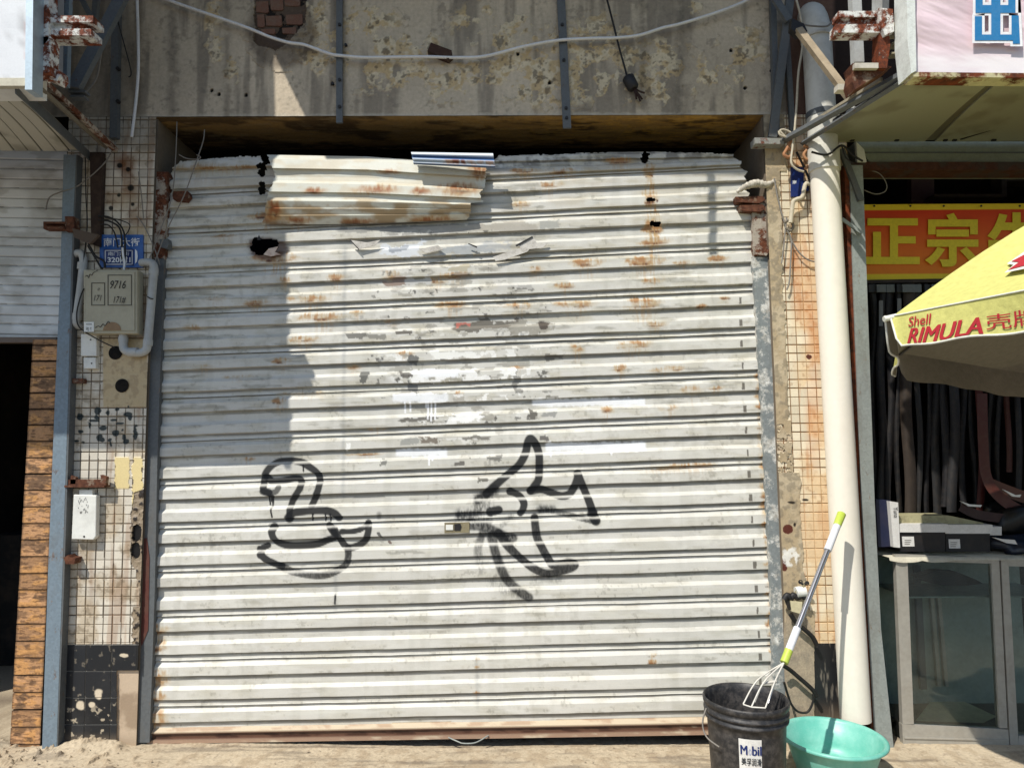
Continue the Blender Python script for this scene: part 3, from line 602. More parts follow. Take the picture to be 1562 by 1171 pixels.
# round pipe holes in the cement patch
for (x,y) in [(176,538),(186,588)]:
    a=P(x,y,-.0115); mb=MB(); n=28; mb.add([(a.x+.037*math.cos(k*2*math.pi/n),a.y,a.z+.037*math.sin(k*2*math.pi/n)) for k in range(n)],[list(range(n))]); mb.build('pipe_hole',mat('hole_shadow',(14,12,10),1,bs=0),pL)
def colR(XX,ZZ,px,py,U):
    t,g,iu,iz,h=tiles(None,U+.012,ZZ+.012,.0472,(226,214,188),(132,98,64),301,gw=.0034)
    n=fbm(XX,ZZ,9,5,303); n2=fbm(XX,ZZ,40,4,305); n3=fbm(XX*5,ZZ*.5,7,4,307); d=.004*(~g)+.0008*h
    c=mixc(t,(222,188,140),.6*sm(.35,.6,n)*sm(1195,1225,px-(py-400)*.035)); c=mixc(c,(190,122,66),.42*sm(.52,.68,n3)*sm(1200,1220,px-(py-400)*.035)); c=mixc(c,(150,104,66),.4*sm(.58,.7,n2)*sm(.4,.6,n))
    for (x,y,w,h_) in [(1212,380,8,30),(1214,440,10,50),(1232,470,12,60),(1240,640,14,90),(1212,400,16,24),(1218,250,16,10),(1240,520,10,60)]:
        m=np.clip(1.2-ell(px,py,x,y,w,h_),0,1)*(.4+n2); c=mixc(c,(196,122,60),m*.45)
    xe=px-(py-240)*.040-1172 # distance from the pillar's left edge in px
    cm=((xe<14+10*(n-.5)+6*(n2-.5))&(py<640))|((xe<26+14*(n-.5))&(py>720)&(py<930))|((xe<18)&(py>=640)&(py<=720)&(n2<.6))|((py>930)&(px<1242))|((py<262)&(xe<26))
    cc=np.ones(c.shape)*lin((176,158,128)); cc=mixc(cc,(196,182,156),.6*sm(.5,.65,n)); cc=mixc(cc,(132,122,104),.6*sm(.5,.62,n2)); c=np.where(cm[...,None],cc,c); d=np.where(cm,.006+.004*n2+.004*n,d)
    lo=(py>770+6*(n-.5))&(py<856+10*(n-.5))&(~cm); c=mixc(c,(216,186,146),lo*.6)
    for (x,y,w,h_) in [(1200,806,8,7),(1194,860,6,10),(1233,545,4,4)]:
        m=ell(px+6*(n2-.5),py+6*(n-.5),x,y,w,h_)<1; c=mixc(c,(90,44,32),m*1.)
    c=mixc(c,(232,230,222),.9*sm(-1.1,-.8,-ell(px+16*(n2-.5),py+14*(n-.5),1206,848,14,16))*sm(.45,.55,n2))
    for (x,y,w,h_) in [(1206,766,6,2),(1228,762,5,2),(1211,800,2,3)]: c=mixc(c,(40,32,24),sm(-1.3,-.7,-ell(px,py+8*(n-.5),x,y,w,h_)))
    blk=(py>980+2*(n-.5))&(px>1241); t2,g2,_,_,_=tiles(None,U,ZZ+.03,.133,(32,32,34),(96,92,86),309,gw=.0015,var=.3); t2=mixc(t2,(150,140,126),.5*sm(.6,.75,fbm(XX*6,ZZ,12,4,311))); t2=mixc(t2,(120,104,86),.7*sm(1060,1110,py))
    c=np.where(blk[...,None],t2,c); d=np.where(blk,.006,d); return c,d
xlR=xat(1166,240,1204,1130); xrR=xat(1292,240,1338,1130)
pR=pillar('tiled_pillar','pillar faced in orange-stained mosaic tiles behind the white downpipe, right of the shutter',xlR,xrR,178,colR,[],zb,1.36,1.95)
cem=MB(); cem.prism([(1203,1130),(1198,1000),(1199,930),(1206,905),(1216,915),(1240,960),(1243,1040),(1238,1130)],-.012,.01)
cem.build('cement_render_patch',mat('rough_cement',(176,160,136),.95,dscale=18,damt=.8,dirt=(120,112,100),bs=.8,vary=.3),pR)
# ---------------------------------------------------------------- ground and rooms behind
xs=np.concatenate([np.linspace(-40,-3.05,20),np.arange(-3,3.3,.0065),np.linspace(3.35,40,20)])
ys=np.concatenate([np.linspace(-40,-.75,24),np.arange(-.72,.12,.0065),np.linspace(.14,6,24)])
XX,YY=np.meshgrid(xs,ys); g1=fbm(XX,YY,2.2,5,401); g2=fbm(XX,YY,16,5,403,.6); g3=fbm(XX,YY,60,4,405)
zz=-.010+.012*(g1-.5)+.007*(g2-.5)+.004*(g3-.5)
mound=np.exp(-((XX+2.22)/.16)**2-((YY+.02)/.09)**2)*.038+np.exp(-((XX+2.05)/.06)**2-((YY+.03)/.05)**2)*.03+np.exp(-((XX-1.62)/.35)**2-((YY+.02)/.07)**2)*.02+np.exp(-((XX+2.75)/.14)**2-((YY+.0)/.1)**2)*.03
zz=zz+mound*(.6+.8*g2); zz=zz+.02*sm(.60,.7,g2)*np.exp(-((XX+2.4)/.5)**2-((YY+.1)/.25)**2)
zz=zz-.028*sm(-.025,.0,YY)*sm(-1.6,-.2,XX)*(1-sm(1.45,1.55,XX))
c=np.ones(XX.shape+(3,))*lin((196,180,154)); c=c*(.85+.3*g1)[...,None]; c=mixc(c,(160,140,114),.5*sm(.5,.66,g2)); c=mixc(c,(206,190,166),.6*sm(.58,.7,g3)*sm(.4,.6,g1)); c=mixc(c,(130,114,96),.5*sm(.68,.74,g3))
c=mixc(c,(96,86,78),.5*sm(.55,.75,fbm(XX*.5,YY*3,7,4,409)))
c=mixc(c,(96,98,102),.92*(1-sm(-1.7,-.9,YY+.3*g1)))
grd=grid('pavement',np.stack([XX,YY,zz],-1),c,M_dirt,None,kind='structure')
def room(name,c,d,m=M_void):
    o=MB().box(c,d).build(name,m,None,'structure'); return o
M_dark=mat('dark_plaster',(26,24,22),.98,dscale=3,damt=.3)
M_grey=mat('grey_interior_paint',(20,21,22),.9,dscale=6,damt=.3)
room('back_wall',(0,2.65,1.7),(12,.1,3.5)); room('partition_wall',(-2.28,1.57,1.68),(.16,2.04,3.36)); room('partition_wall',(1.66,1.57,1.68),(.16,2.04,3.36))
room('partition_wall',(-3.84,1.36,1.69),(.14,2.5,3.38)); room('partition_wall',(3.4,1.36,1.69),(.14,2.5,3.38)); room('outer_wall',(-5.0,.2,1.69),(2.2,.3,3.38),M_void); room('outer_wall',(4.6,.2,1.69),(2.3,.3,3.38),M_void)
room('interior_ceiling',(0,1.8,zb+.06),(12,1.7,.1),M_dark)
room('added_dark_backing',(-.3,.60,1.7),(3.72,.04,3.3),M_dark)  # added near-black panel, keeps the space behind the shutter dark
# stones on the pavement
st=MB(); rr=random.Random(11)
ico=[(0,0,1),(.9,0,.3),(.3,.85,.3),(-.7,.5,.3),(-.7,-.5,.3),(.3,-.85,.3)]
for k in range(150):
    x=rr.uniform(-2.8,2.3) if k>70 else rr.gauss(-2.35,.28); y=rr.uniform(-.42,-.02); r=rr.uniform(.002,.006)*(1.8 if rr.random()<.12 else 1)
    st.add([(x+r*a*rr.uniform(.7,1.3),y+r*b*rr.uniform(.7,1.3),-.008+mound_at(x,y)+r*c_*.8) for a,b,c_ in ico] if False else [(x+r*a*rr.uniform(.7,1.3),y+r*b*rr.uniform(.7,1.3),-.006+.04*math.exp(-((x+2.22)/.16)**2-((y+.02)/.09)**2)+r*c_*.8) for a,b,c_ in ico],[[0,1,2],[0,2,3],[0,3,4],[0,4,5],[0,5,1]])
o=st.build('gravel',mat('pale_grit',(170,152,130),.95,dscale=30,damt=.5),None,'stuff'); tag(o,'loose grit and small stones scattered on the sandy pavement','gravel')
# ---------------------------------------------------------------- helpers for frames
def pbar(mb,x0,y0,Y0,x1,y1,Y1,w,h=None,up=(0,-1,0)):
    """bar between two seen points; w in photo px"""
    a=P(x0,y0,Y0); b=P(x1,y1,Y1); ww=w*(a.y-CY+b.y-CY)/2/F; return mb.bar(a,b,ww,h if h else ww,up)
def wire(name,label,pts,r,m=M_wire,Y=-.03,group=None,cat='cable'):
    o=px_tube(pts,r,Y).build(name,m); return tag(o,label,cat,group)
# ---------------------------------------------------------------- signboard high over the shutter (above the frame)
S0=-.95
def up(px,py,Yp=0.0): return P(px,py,Yp)-SUN*(Yp-S0)
t=thing('signboard_panel','weathered flat sign panel mounted high over the shutter','sign',tuple(up(800,100)))
pts=[up(*q) for q in [(150,-900),(425,96),(496,240),(1150,244),(1700,244),(1700,-900)]]
MB().add(pts+[p+Vector((0,.05,0)) for p in pts],[[0,1,2,3,4,5][::-1],[6,7,8,9,10,11]]+[[i,(i+1)%6,(i+1)%6+6,i+6] for i in range(6)]).build('panel',M_galvd,t)
for q in (430,700,1000,1300): a=up(q,60); MB().bar(a+Vector((0,.05,0)),Vector((a.x,.0,a.z+.1)),.04,.04).build('support_arm',M_galvd,t)
m=MB(); a=up(1087,240,YC); b=up(1089,395,YC); m.bar(a+Vector((0,0,.03)),b,.042,.006,(0,1,0)); m.build('hanging_strap',M_galv,t)
# metal strips screwed on the wall
for lab,(x0,y0,x1,y1,w) in (('grey steel strip bolted upright on the wall, left of the black plug',(518,-60,518,188,10)),('slightly leaning grey steel strip bolted on the wall, nearest the black plug',(853,-60,865,196,13))):
    t=thing('steel_strip',lab,'metal strip',tuple(P(x1,y1,-.02)),'steel strips bolted on the concrete wall')
    m=MB(); pbar(m,x0,y0,-.02,x1,y1,-.02,w,.014); m.build('strip',M_galvd,t)
    for yy in (38,122,163) if x0<600 else (38,92,165,180):
        xx=x0+(x1-x0)*(yy-y0)/(y1-y0); q=P(xx,yy,-.03); MB().tube([q+Vector((0,.006,0)),q+Vector((0,-.006,0))],.009,8,smooth=False).build('bolt',M_black,t)
for i,(x,y) in enumerate([(528,70),(508,129)]):
    q=P(x,y,-.004); o=MB().tube([q,q+Vector((0,-.014,0))],.008,8,smooth=False).build('wall_bolt',M_black); tag(o,('black bolt head in the concrete, just right of the left steel strip','black bolt head in the concrete, just left of the left steel strip')[i],'bolt','bolts in the concrete wall')
wire('white_cable','long white cable sagging across the concrete wall above the shutter',[(225,-15,-.05),(255,0),(370,40),(410,56),(440,65),(462,68),(480,74),(505,83),(530,86),(560,88),(620,87),(660,87),(700,88),(740,86),(800,71),(850,62),(900,59),(940,58),(975,54),(1010,43),(1040,36),(1100,17),(1145,-2),(1190,-30)],.0085,M_cable,Y=-.045)
wire('white_cable','straight white cable hanging down beside the left steel post',[(209,-10),(211,60),(211,110),(208,150),(204,185),(201,209)],.008,M_cable,Y=-.05)
t=thing('hanging_plug','black cable hanging on the concrete wall with a burnt plug at its end','plug',tuple(P(960,118,-.03)))
px_tube([(920,-20),(926,0),(935,35),(945,75),(952,100),(957,119)],.0055,-.03).build('cord',M_wire,t)
a=P(957,117,-.03);b=P(967,136,-.035); MB().tube([a,a.lerp(b,.1),b.lerp(a,.1),b],[.024,.034,.032,.024],12).build('plug_body',M_black,t)
m=MB()
for k,(dx,dy) in enumerate([(6,9),(12,14),(15,4),(9,17),(3,14)]):
    q=smoothpts([(966,134,-.03),(968+dx*.5,138+dy*.4,-.04),(968+dx,138+dy,-.03)],4); m.tube([P(*z_) for z_ in q],.0055,5)
m.build('bare_strands',mat('burnt_copper',(48,30,26),.9,dscale=40,damt=.4),t)
o=MB().prism([(657,65),(689,77),(690,84),(684,90),(652,78)],-.05,.01).build('rusted_stub',mat('dark_rust',(66,46,38),.95,dscale=20,damt=.6,bs=.8)); tag(o,'short dark rusty stub sticking out of the concrete wall behind the white cable','metal stub')
# ---------------------------------------------------------------- left neighbour: sign, awning, frame
t=thing('hanging_sign','blank white signboard with aluminium edge at the top left corner','sign',tuple(P(40,130,-.9)))
ny,nx=90,90; yy=np.linspace(-900,124,ny)[:,None]; xx=np.linspace(-900,45,nx)[None,:]; px=xx+0*yy; py=yy+0*xx
n=fbm(px,py,.02,4,501); c=np.ones(px.shape+(3,))*lin((222,224,226)); cr=np.abs(fbm(px*.3,py,.03,4,503)-.5); c=mixc(c,(150,150,150),.6*(1-sm(.0,.012,cr))); c=mixc(c,(170,90,84),.7*sm(40,43,px)*sm(.45,.6,fbm(px,py,.05,3,505)))
grid('sign_face',PN(px,py,-.95-.006*n),c,M_slat,t)
MB().prism([(-900,-900),(46,-900),(40,131),(-900,131)],-.93,-.80).build('sign_box',M_white,t)
MB().prism([(49,-900),(61,-900),(49,137),(38,137)],-.965,-.90).build('edge_trim',mat('pale_aluminium',(190,205,212),.4,.5,damt=.2),t)
MB().prism([(-900,121),(40,119),(40,131),(-900,132)],-.96,-.935).build('bottom_trim',mat('cream_trim',(206,200,178),.6),t)
M_awn=mat('sheet_metal_underside',(150,148,134),.6,.1,dscale=5,damt=.4,dirt=(96,88,74))
aw=thing('awning','pale corrugated sheet awning sloping under the blank white sign','awning',tuple(P(60,230,0)))
def awning(front,back,Yf,Yb,nr,c1,parent,m,bow=.02):
    """front/back: lists of px x; y of each edge given as functions"""
    (fx0,fy0,fx1,fy1),(bx0,by0,bx1,by1)=front,back; u=np.linspace(0,1,900)[None,:]; v=np.linspace(0,1,24)[:,None]
    A=PN(fx0+(fx1-fx0)*u,fy0+(fy1-fy0)*u,Yf); B=PN(bx0+(bx1-bx0)*u,by0+(by1-by0)*u,Yb); V=A*(1-v[...,None])+B*v[...,None]
    rb=(np.abs(((u*nr)%1)-.5)>.46); V[...,2]+= .008*rb+bow*np.sin(v*3.14); c=np.ones(V.shape)*lin(c1); c=mixc(c,(84,80,70),.85*rb+0*v); n=fbm(V[...,0],V[...,1],6,4,77); c=mixc(c,(104,98,78),.5*sm(.5,.7,n)); return grid('sheet',V,c,m,parent)
awning((-900,131,26,133),(-850,224,128,231),-.93,-.02,46,(198,194,178),aw,M_slat)
MB().bar(P(24,134,-.93),P(136,238,-.02),.05,.006,(1,0,0)).build('edge_flashing',M_galvd,aw)
fr=thing('sign_scaffold','grey and rusty steel sign frame behind the blank white sign','frame',tuple(P(110,130,-.4)))
m=MB(); pbar(m,88,-60,-.6,85,112,-.6,14); m.build('upright',mat('mid_grey_paint',(140,142,146),.6),fr)
m=MB(); pbar(m,106,-60,-.55,100,133,-.55,9); m.build('upright',M_galvb,fr)
m=MB(); pbar(m,205,-40,-.25,113,136,-.5,19,.03); m.build('diagonal_brace',M_galvd,fr)
m=MB(); pbar(m,110,-30,-.3,138,25,-.3,7); m.build('diagonal_brace',M_galvd,fr)
m=MB(); pbar(m,150,-30,-.2,142,60,-.2,8); m.build('diagonal_brace',M_galvd,fr)
m=MB().rect(104,137,130,141,-.5,-.46).rect(106,145,128,148,-.5,-.46); m.build('end_bracket',M_galvd,fr)
m=MB(); pbar(m,57,116,-.85,176,229,-.03,7,.03); m.build('lower_strut',M_rail_rust,fr)
m=MB(); pbar(m,60,134,-.85,160,224,-.03,5,.03); m.build('lower_strut',mat('dusty_steel',(128,120,104),.7,.2,damt=.5),fr)
rb=MB(); rb.rect(66,24,142,34,-.88,-.80).rect(66,44,139,54,-.88,-.80).rect(66,34,128,44,-.86,-.82); rb.prism([(58,-30),(74,-30),(74,60),(56,82)],-.9,-.84); rb.prism([(63,56),(77,56),(75,110),(60,116)],-.9,-.84).prism([(58,112),(90,106),(91,116),(86,124)],-.86,-.80)
rb.build('flaking_bracket',M_rustw,fr)
t=thing('steel_post','narrow dark steel post with bolts on the wall left of the hanging white cable','post',tuple(P(178,210,-.02)))
m=MB(); pbar(m,179,-40,-.02,175,212,-.02,12,.03); m.build('post',M_galvd,t)
for yy in (105,155): q=P(180,yy,-.04); MB().tube([q+Vector((0,.01,0)),q+Vector((0,-.006,0))],.011,8,smooth=False).build('bolt',M_black,t)
wire('thin_cable','thin grey cable curling down beside the diagonal brace',[(157,58,-.2),(153,90,-.2),(147,120,-.18),(132,140,-.2)],.005,M_gwire)
wire('thin_cable','slack grey wire strung from the left frame to the grey post corner',[(178,215,-.04),(160,248,-.04),(120,283,-.05),(92,293,-.06),(75,302,-.06),(70,320,-.07)],.0035,M_gwire)
wire('thin_cable','thin dark wire dropping straight past the left frame',[(176,20,-.04),(190,70,-.04),(200,110,-.04),(196,118,-.04)],.003,M_wire)
# left neighbour's shutter
ls=thing('roller_shutter','half-raised plain grey-white roller shutter of the shop at the far left','roller shutter',tuple(P(20,515,.05)))
yy=np.linspace(200,515,520)[:,None]; xx=np.concatenate([np.linspace(-260,-10,30)[:-1],np.linspace(-10,104,160)])[None,:]; px=xx+0*yy; py=yy+0*xx
y2=py-(px-50)*.02; t_=((y2-228)/29.6)%1; d=np.interp(t_,[0,.04,.12,.5,.56,.62,.97,1],[0,.001,.009,.010,.003,.008,.009,0]); V=PN(px,py,.06)
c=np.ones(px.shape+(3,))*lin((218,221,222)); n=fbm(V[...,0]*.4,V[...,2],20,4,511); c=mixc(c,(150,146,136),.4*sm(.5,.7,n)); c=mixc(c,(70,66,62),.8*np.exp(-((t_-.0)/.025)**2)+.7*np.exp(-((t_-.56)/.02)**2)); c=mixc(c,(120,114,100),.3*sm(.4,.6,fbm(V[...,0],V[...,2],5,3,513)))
V[...,1]-=d; grid('curtain',V,c,M_slat,ls); MB().prism([(-260,514),(86,514),(86,522),(-260,522)],.03,.08).build('bottom_rail',mat('brown_grey_rail',(110,98,90),.7,damt=.5),ls)
t=thing('steel_post','blue-grey galvanised box post between the cladding strip and the left tiled pillar','post',tuple(P(75,1140,-.05)))
MB().prism([(97,236),(116,236),(108,420),(104,600),(95,880),(86,1144),(64,1146),(73,880),(84,600),(92,420)],-.055,.03).build('post',M_galvb,t)
MB().prism([(116,236),(118,236),(111,420),(107,600),(98,880),(88,1142),(86,1144),(95,880),(104,600),(108,420)],-.054,.03).build('post_edge',M_galvd,t)
# cladding strip
Xa=xat(53,515,18,1132,.01); Xb=xat(92,515,64,1132,.01)
zt=float(P(60,518,.01).z); zs=np.arange(-.03,zt,.0035)[::-1][:,None]; u=np.linspace(0,1,60)[None,:]; a=Xa(zs);b=Xb(zs); XX=a+(b-a)*u; ZZ=zs+0*XX
pit=.0865; iz=np.floor(ZZ/pit); fz=(ZZ/pit-iz); h=hsh(iz,iz*0,600); n=fbm(XX*1.2,ZZ*3+h*9,14,5,601,.6); n2=fbm(XX*.6,ZZ*3,50,4,603); gap=(fz<.045)
edge=np.minimum(u,1-u)*(b-a)
c=np.ones(XX.shape+(3,))*lin((196,150,108)); c=c*(.75+.5*h)[...,None]; c=mixc(c,(216,160,98),.75*sm(.48,.62,n)); c=mixc(c,(112,88,68),.75*sm(.5,.66,fbm(XX,ZZ*2+h*5,18,5,605))*(.4+.9*h)); c=mixc(c,(80,58,44),.6*sm(.56,.64,n2)); c=mixc(c,(60,44,34),.6*(1-sm(.0,.09,fz-.04))+.4*sm(.9,.98,fz)); c=mixc(c,(26,18,14),gap*.95)
c=mixc(c,(70,52,40),.6*(1-sm(0,.012,edge)))
d=.012*(~gap)+.004*n; V=np.stack([XX,.01-d,ZZ],-1)
t=thing('cladding_strip','column of rust-brown wood-grain cladding blocks beside the dark doorway','column',tuple(P(40,1130,.01)))
grid('cladding_face',V,c,M_wood,t)
co=MB(); k=[(float(Xa(z_)),float(Xb(z_)),z_) for z_ in (-.03,zt-.005)]
co.add([(k[0][0]+.001,.012,k[0][2]),(k[0][1]-.001,.012,k[0][2]),(k[0][1]-.001,.3,k[0][2]),(k[0][0]+.001,.3,k[0][2]),(k[1][0]+.001,.012,k[1][2]),(k[1][1]-.001,.012,k[1][2]),(k[1][1]-.001,.3,k[1][2]),(k[1][0]+.001,.3,k[1][2])],[[0,1,5,4],[1,2,6,5],[2,3,7,6],[3,0,4,7],[4,5,6,7],[3,2,1,0]]).build('column_core',M_void,t)
o=MB().box((-3.3,1.5,.45),(.9,.4,.9)).build('counter',M_grey); tag(o,'dark grey counter inside the unlit left doorway','counter')
# ---------------------------------------------------------------- things on the left pillar
o=MB().prism([(137,232),(156,232),(152,376),(139,372)],-.035,.0).build('wooden_batten',mat('dark_batten',(54,40,34),.9,dscale=20,damt=.5)); tag(o,'dark upright batten on the left pillar above the grey meter box','batten')
t=thing('steel_bracket','rusty channel bracket poking left from the blue-grey post with a tilted plate','bracket',tuple(P(90,345,-.07)))
MB().rect(66,338,98,341,-.1,-.05).rect(66,346,98,349,-.1,-.05).rect(66,341,98,346,-.07,-.05).prism([(99,330),(112,330),(114,352),(99,352)],-.09,-.04).build('channel',M_rust,t)
MB().prism([(110,348),(150,358),(136,372),(113,362)],-.11,-.09).build('plate',mat('brown_plate',(88,76,66),.85,damt=.5),t)
M_plate=mat('blue_enamel',(36,88,160),.35,dscale=10,damt=.15,dirt=(20,60,110)); M_platedk=mat('dark_blue_enamel',(24,44,104),.35,dscale=20,damt=.1); M_let=mat('white_lettering',(225,228,232),.5,bs=0,vary=.05,damt=.1)
t=thing('house_number_plate','blue street name and house number plate with white characters above the meter box','sign',tuple(P(185,408,-.015)))
MB().rect(152,358,218,408,-.018,-.008).build('plate',M_plate,t); MB().rect(158,380,204,405,-.0205,-.019).build('number_panel',M_platedk,t)
text_px('南门大街',158,363,213,376,-.0215,bold=.012).build('street_name',M_let,t)
text_px('南门大街',165,384,197,390,-.023).build('small_street_name',M_let,t); text_px('320附1',164,391,199,401,-.023,bold=.02).build('house_number',M_let,t)
m=MB(); [m.rect(*q,-.0225,-.021) for q in ((160,381.6,202,382.6),(160,402.6,202,403.6),(160,381.6,161,403.6),(201,381.6,202,403.6))]; m.build('panel_border',M_let,t)
MB().prism([(206,380),(209,383),(210,391),(209,399),(206,402)],-.0225,-.021).build('white_crescent',M_let,t)
t=thing('meter_box','beige electric meter box with handwritten numbers on the left pillar','meter box',tuple(P(170,508,-.03)))
M_box=mat('beige_box_paint',(172,166,144),.55,dscale=9,damt=.25,dirt=(120,112,94),vary=.08)
b=MB().rect(127,411,209,509,-.085,-.02).build('box',M_box,t)
bv=b.modifiers.new('b','BEVEL'); bv.width=.006; bv.segments=2
MB().rect(131,415,205,504,-.091,-.086).build('lid',M_box,t)
def frame_px(x0,y0,x1,y1,Y,w=1.2,d=.002):
    m=MB(); m.rect(x0,y0,x1,y0+w,Y,Y+d).rect(x0,y1-w,x1,y1,Y,Y+d).rect(x0,y0+w,x0+w,y1-w,Y,Y+d).rect(x1-w,y0+w,x1,y1-w,Y,Y+d); return m
M_groove=mat('groove',(92,88,76),.8)
frame_px(139,431,160,466,-.093).build('window_rim',M_groove,t); frame_px(164,419,201,466,-.093).build('window_rim',M_groove,t)
for s,x0,y0,x1,y1 in (('9716',168,428,192,440),('171#',173,452,192,463),('171',143,450,155,459),('0',149,439,152,443)):
    text_px(s,x0,y0,x1,y1,-.0945,shear=.3).build('handwritten_number',M_ink,t)
px_tube([(130,422),(133,420),(135,424),(137,418),(140,420),(142,416),(146,414),(149,412)],.0015,-.0935,3,4).build('scribble',M_ink,t)
px_tube([(145,500),(150,497),(153,499),(157,494),(160,497),(165,490),(167,493)],.0015,-.0935,3,4).build('scribble',M_ink,t)
MB().rect(128,491,143,506,-.0935,-.091).build('sticker',M_white,t)
m=MB(); rr=random.Random(3)
for i in range(8):
    for j in range(4):
        if rr.random()<.5: m.rect(131+i*1.2,499+j*1.4,132+i*1.2,500+j*1.4,-.0945,-.0937)
m.rect(131,494,140,495,-.0945,-.0937); m.build('sticker_print',M_ink,t)
q=P(171,503,-.092); MB().add([(q.x+.048*math.cos(a),q.y-.001,q.z-.003+.045*math.sin(a)) for a in np.linspace(0,math.pi,16)],[list(range(16))]).build('lock_recess',mat('worn_recess',(150,124,96),.9),t)
def pipe(name,label,pts,r,m,collars=(),cat='pipe'):
    t=thing(name,label,cat,tuple(P(*pts[-1]))); q=smoothpts(pts,5); MB().tube([P(*z_) for z_ in q],r,14).build('pipe_run',m,t)
    for (x,y,Yv,dx,dy,L) in collars:
        a=P(x,y,Yv); b=P(x+dx*L,y+dy*L,Yv); MB().tube([a,b],r*1.14,14).build('coupling',m,t)
    return t
pipe('conduit_pipe','white plastic conduit with an elbow, left of the meter box',[(113,388,-.03),(120,386,-.035),(124,387,-.035),(127,393,-.035),(127,402,-.035),(123,440,-.035),(117,485,-.035),(117,494,-.03),(122,498,-.01)],.0205,M_pvcg,[(125.6,401,-.035,-.1,1,10),(118,478,-.035,-.1,1,10)])
pipe('conduit_pipe','white plastic conduit looping round the right side and bottom of the meter box',[(216,401,-.03),(225,400,-.045),(232,402,-.045),(235,409,-.045),(234,420,-.045),(229,480,-.045),(225,524,-.045),(222,534,-.045),(213,538,-.045),(198,537,-.045),(190,533,-.045),(188,525,-.045),(188,508,-.05)],.0215,M_pvcg,[(234.5,411,-.045,-.08,1,8),(226,518,-.045,-.08,1,9),(196,537,-.045,1,0,14),(188,514,-.045,0,1,8)])
o=px_tube([(224,452,-.07),(229,455,-.07),(234,456,-.066)],.003,-.07).build('cable_tie',M_wire); tag(o,'black tie round the white conduit right of the meter box','cable tie')
for s,q in (('small white box under the meter box\'s left corner, the larger of two',(123,509,147,543)),('small white box under the larger white box, the smaller of two',(127,545,146,562))):
    t=thing('junction_box',s,'junction box',tuple(P((q[0]+q[2])/2,q[3],-.02)),'small white boxes under the meter box'); b=MB().rect(*q,-.035,-.005).build('cover',M_white,t); bv=b.modifiers.new('b','BEVEL'); bv.width=.004; bv.segments=2
    qq=P((q[0]+q[2])/2+3,q[1]+9,-.037); MB().tube([qq,qq+Vector((0,.004,0))],.004,8).build('screw',M_black,t)
for i,(pts,r) in enumerate([([(150,330),(165,331),(180,340),(190,360),(190,410)],.005),([(150,336),(168,338),(184,352),(186,395)],.005),([(152,342),(166,344),(175,356),(180,378)],.004),([(160,332),(180,335),(197,342),(196,352),(190,360)],.003),([(135,372),(145,390),(158,398),(160,408)],.006),([(134,375),(148,398),(155,410)],.005),([(128,440),(122,455),(117,480),(122,500),(150,518),(175,530)],.0035),([(130,232),(131,300),(133,345),(127,400)],.003)]):
    wire('black_cable',('looping black cable over the blue plate, outermost','looping black cable over the blue plate, second from outside','looping black cable over the blue plate, third from outside','thin bent black wire above the blue plate','thick black cable entering the meter box from the left batten','second black cable beside the thick one entering the meter box','thin black wire hanging from the left conduit down to the upper pipe hole','thin dark wire running straight down beside the dark batten')[i],pts,r,M_wire,-.05 if i!=6 else -.09,'black cables around the meter box')
wire('white_cable','frayed white cable dropping over the blue number plate into the meter box',[(187,378),(188,390),(190,400),(189,412)],.006,M_cable,-.055)
for i,pts in enumerate([[(270,186),(268,240),(262,300),(245,350),(228,395)],[(312,198),(310,215),(300,245),(280,300),(255,350),(236,400)],[(273,236),(285,242),(300,243),(306,240),(300,236)],[(208,330),(220,345),(236,380),(244,405)],[(211,262),(216,300),(219,335)]]):
    wire('loose_wire',('thin wire hanging from the beam down the shutter\'s left edge, the straighter one','thin wire hanging from the beam across the shutter\'s top left corner','looped grey wire lying on the shutter\'s top left edge','frayed wire end dangling beside the right conduit elbow','thin grey wire running down the left pillar by its tile edge')[i],pts,.003,M_gwire,-.02,'loose wires at the shutter\'s left')
t=thing('angle_bracket','rusty angle bracket on the left pillar above the tall white box','bracket',tuple(P(130,742,-.05)))
MB().rect(104,731,159,741,-.05,-.03).rect(98,740,159,743,-.06,-.0).build('angle',M_rust,t); MB().prism([(108,725),(116,728),(115,738),(107,738)],-.05,-.03).build('rusted_lug',M_rust,t); MB().prism([(153,724),(162,727),(161,741),(155,738)],-.055,-.03).build('rusted_lug',M_rust,t)
t=thing('junction_box','tall white plastic box with scribbles below the rusty angle bracket','junction box',tuple(P(128,823,-.03)))
b=MB().prism([(112,754),(147,755),(146,818),(142,823),(109,822)],-.045,-.01).build('cover',M_white,t); bv=b.modifiers.new('b','BEVEL'); bv.width=.004; bv.segments=2
MB().rect(121,747,141,755,-.035,-.01).build('cable_entry',M_white,t); q=P(128,818,-.047); MB().tube([q,q+Vector((0,.004,0))],.005,8).build('screw',M_black,t)
m=MB(); rr=random.Random(5)
for k in range(26):
    x=rr.uniform(119,134); y=rr.uniform(757,781); m.rect(x,y,x+rr.uniform(.5,1.2),y+rr.uniform(1.5,3.5),-.0465,-.0455)
m.build('pencil_scribble',mat('pencil_grey',(150,150,146),.8,bs=0),t)
o=MB().prism([(97,850),(104,846),(108,850),(115,851),(113,860),(100,860)],-.06,-.0).build('rusted_lug',M_rust); tag(o,'small rusty lug on the left pillar below the tall white box','bracket')
o=MB().rect(105,577,126,584,-.04,-.0).build('rusted_lug',M_rust); tag(o,'small dark red lug on the left pillar beside the lower pipe hole','bracket')
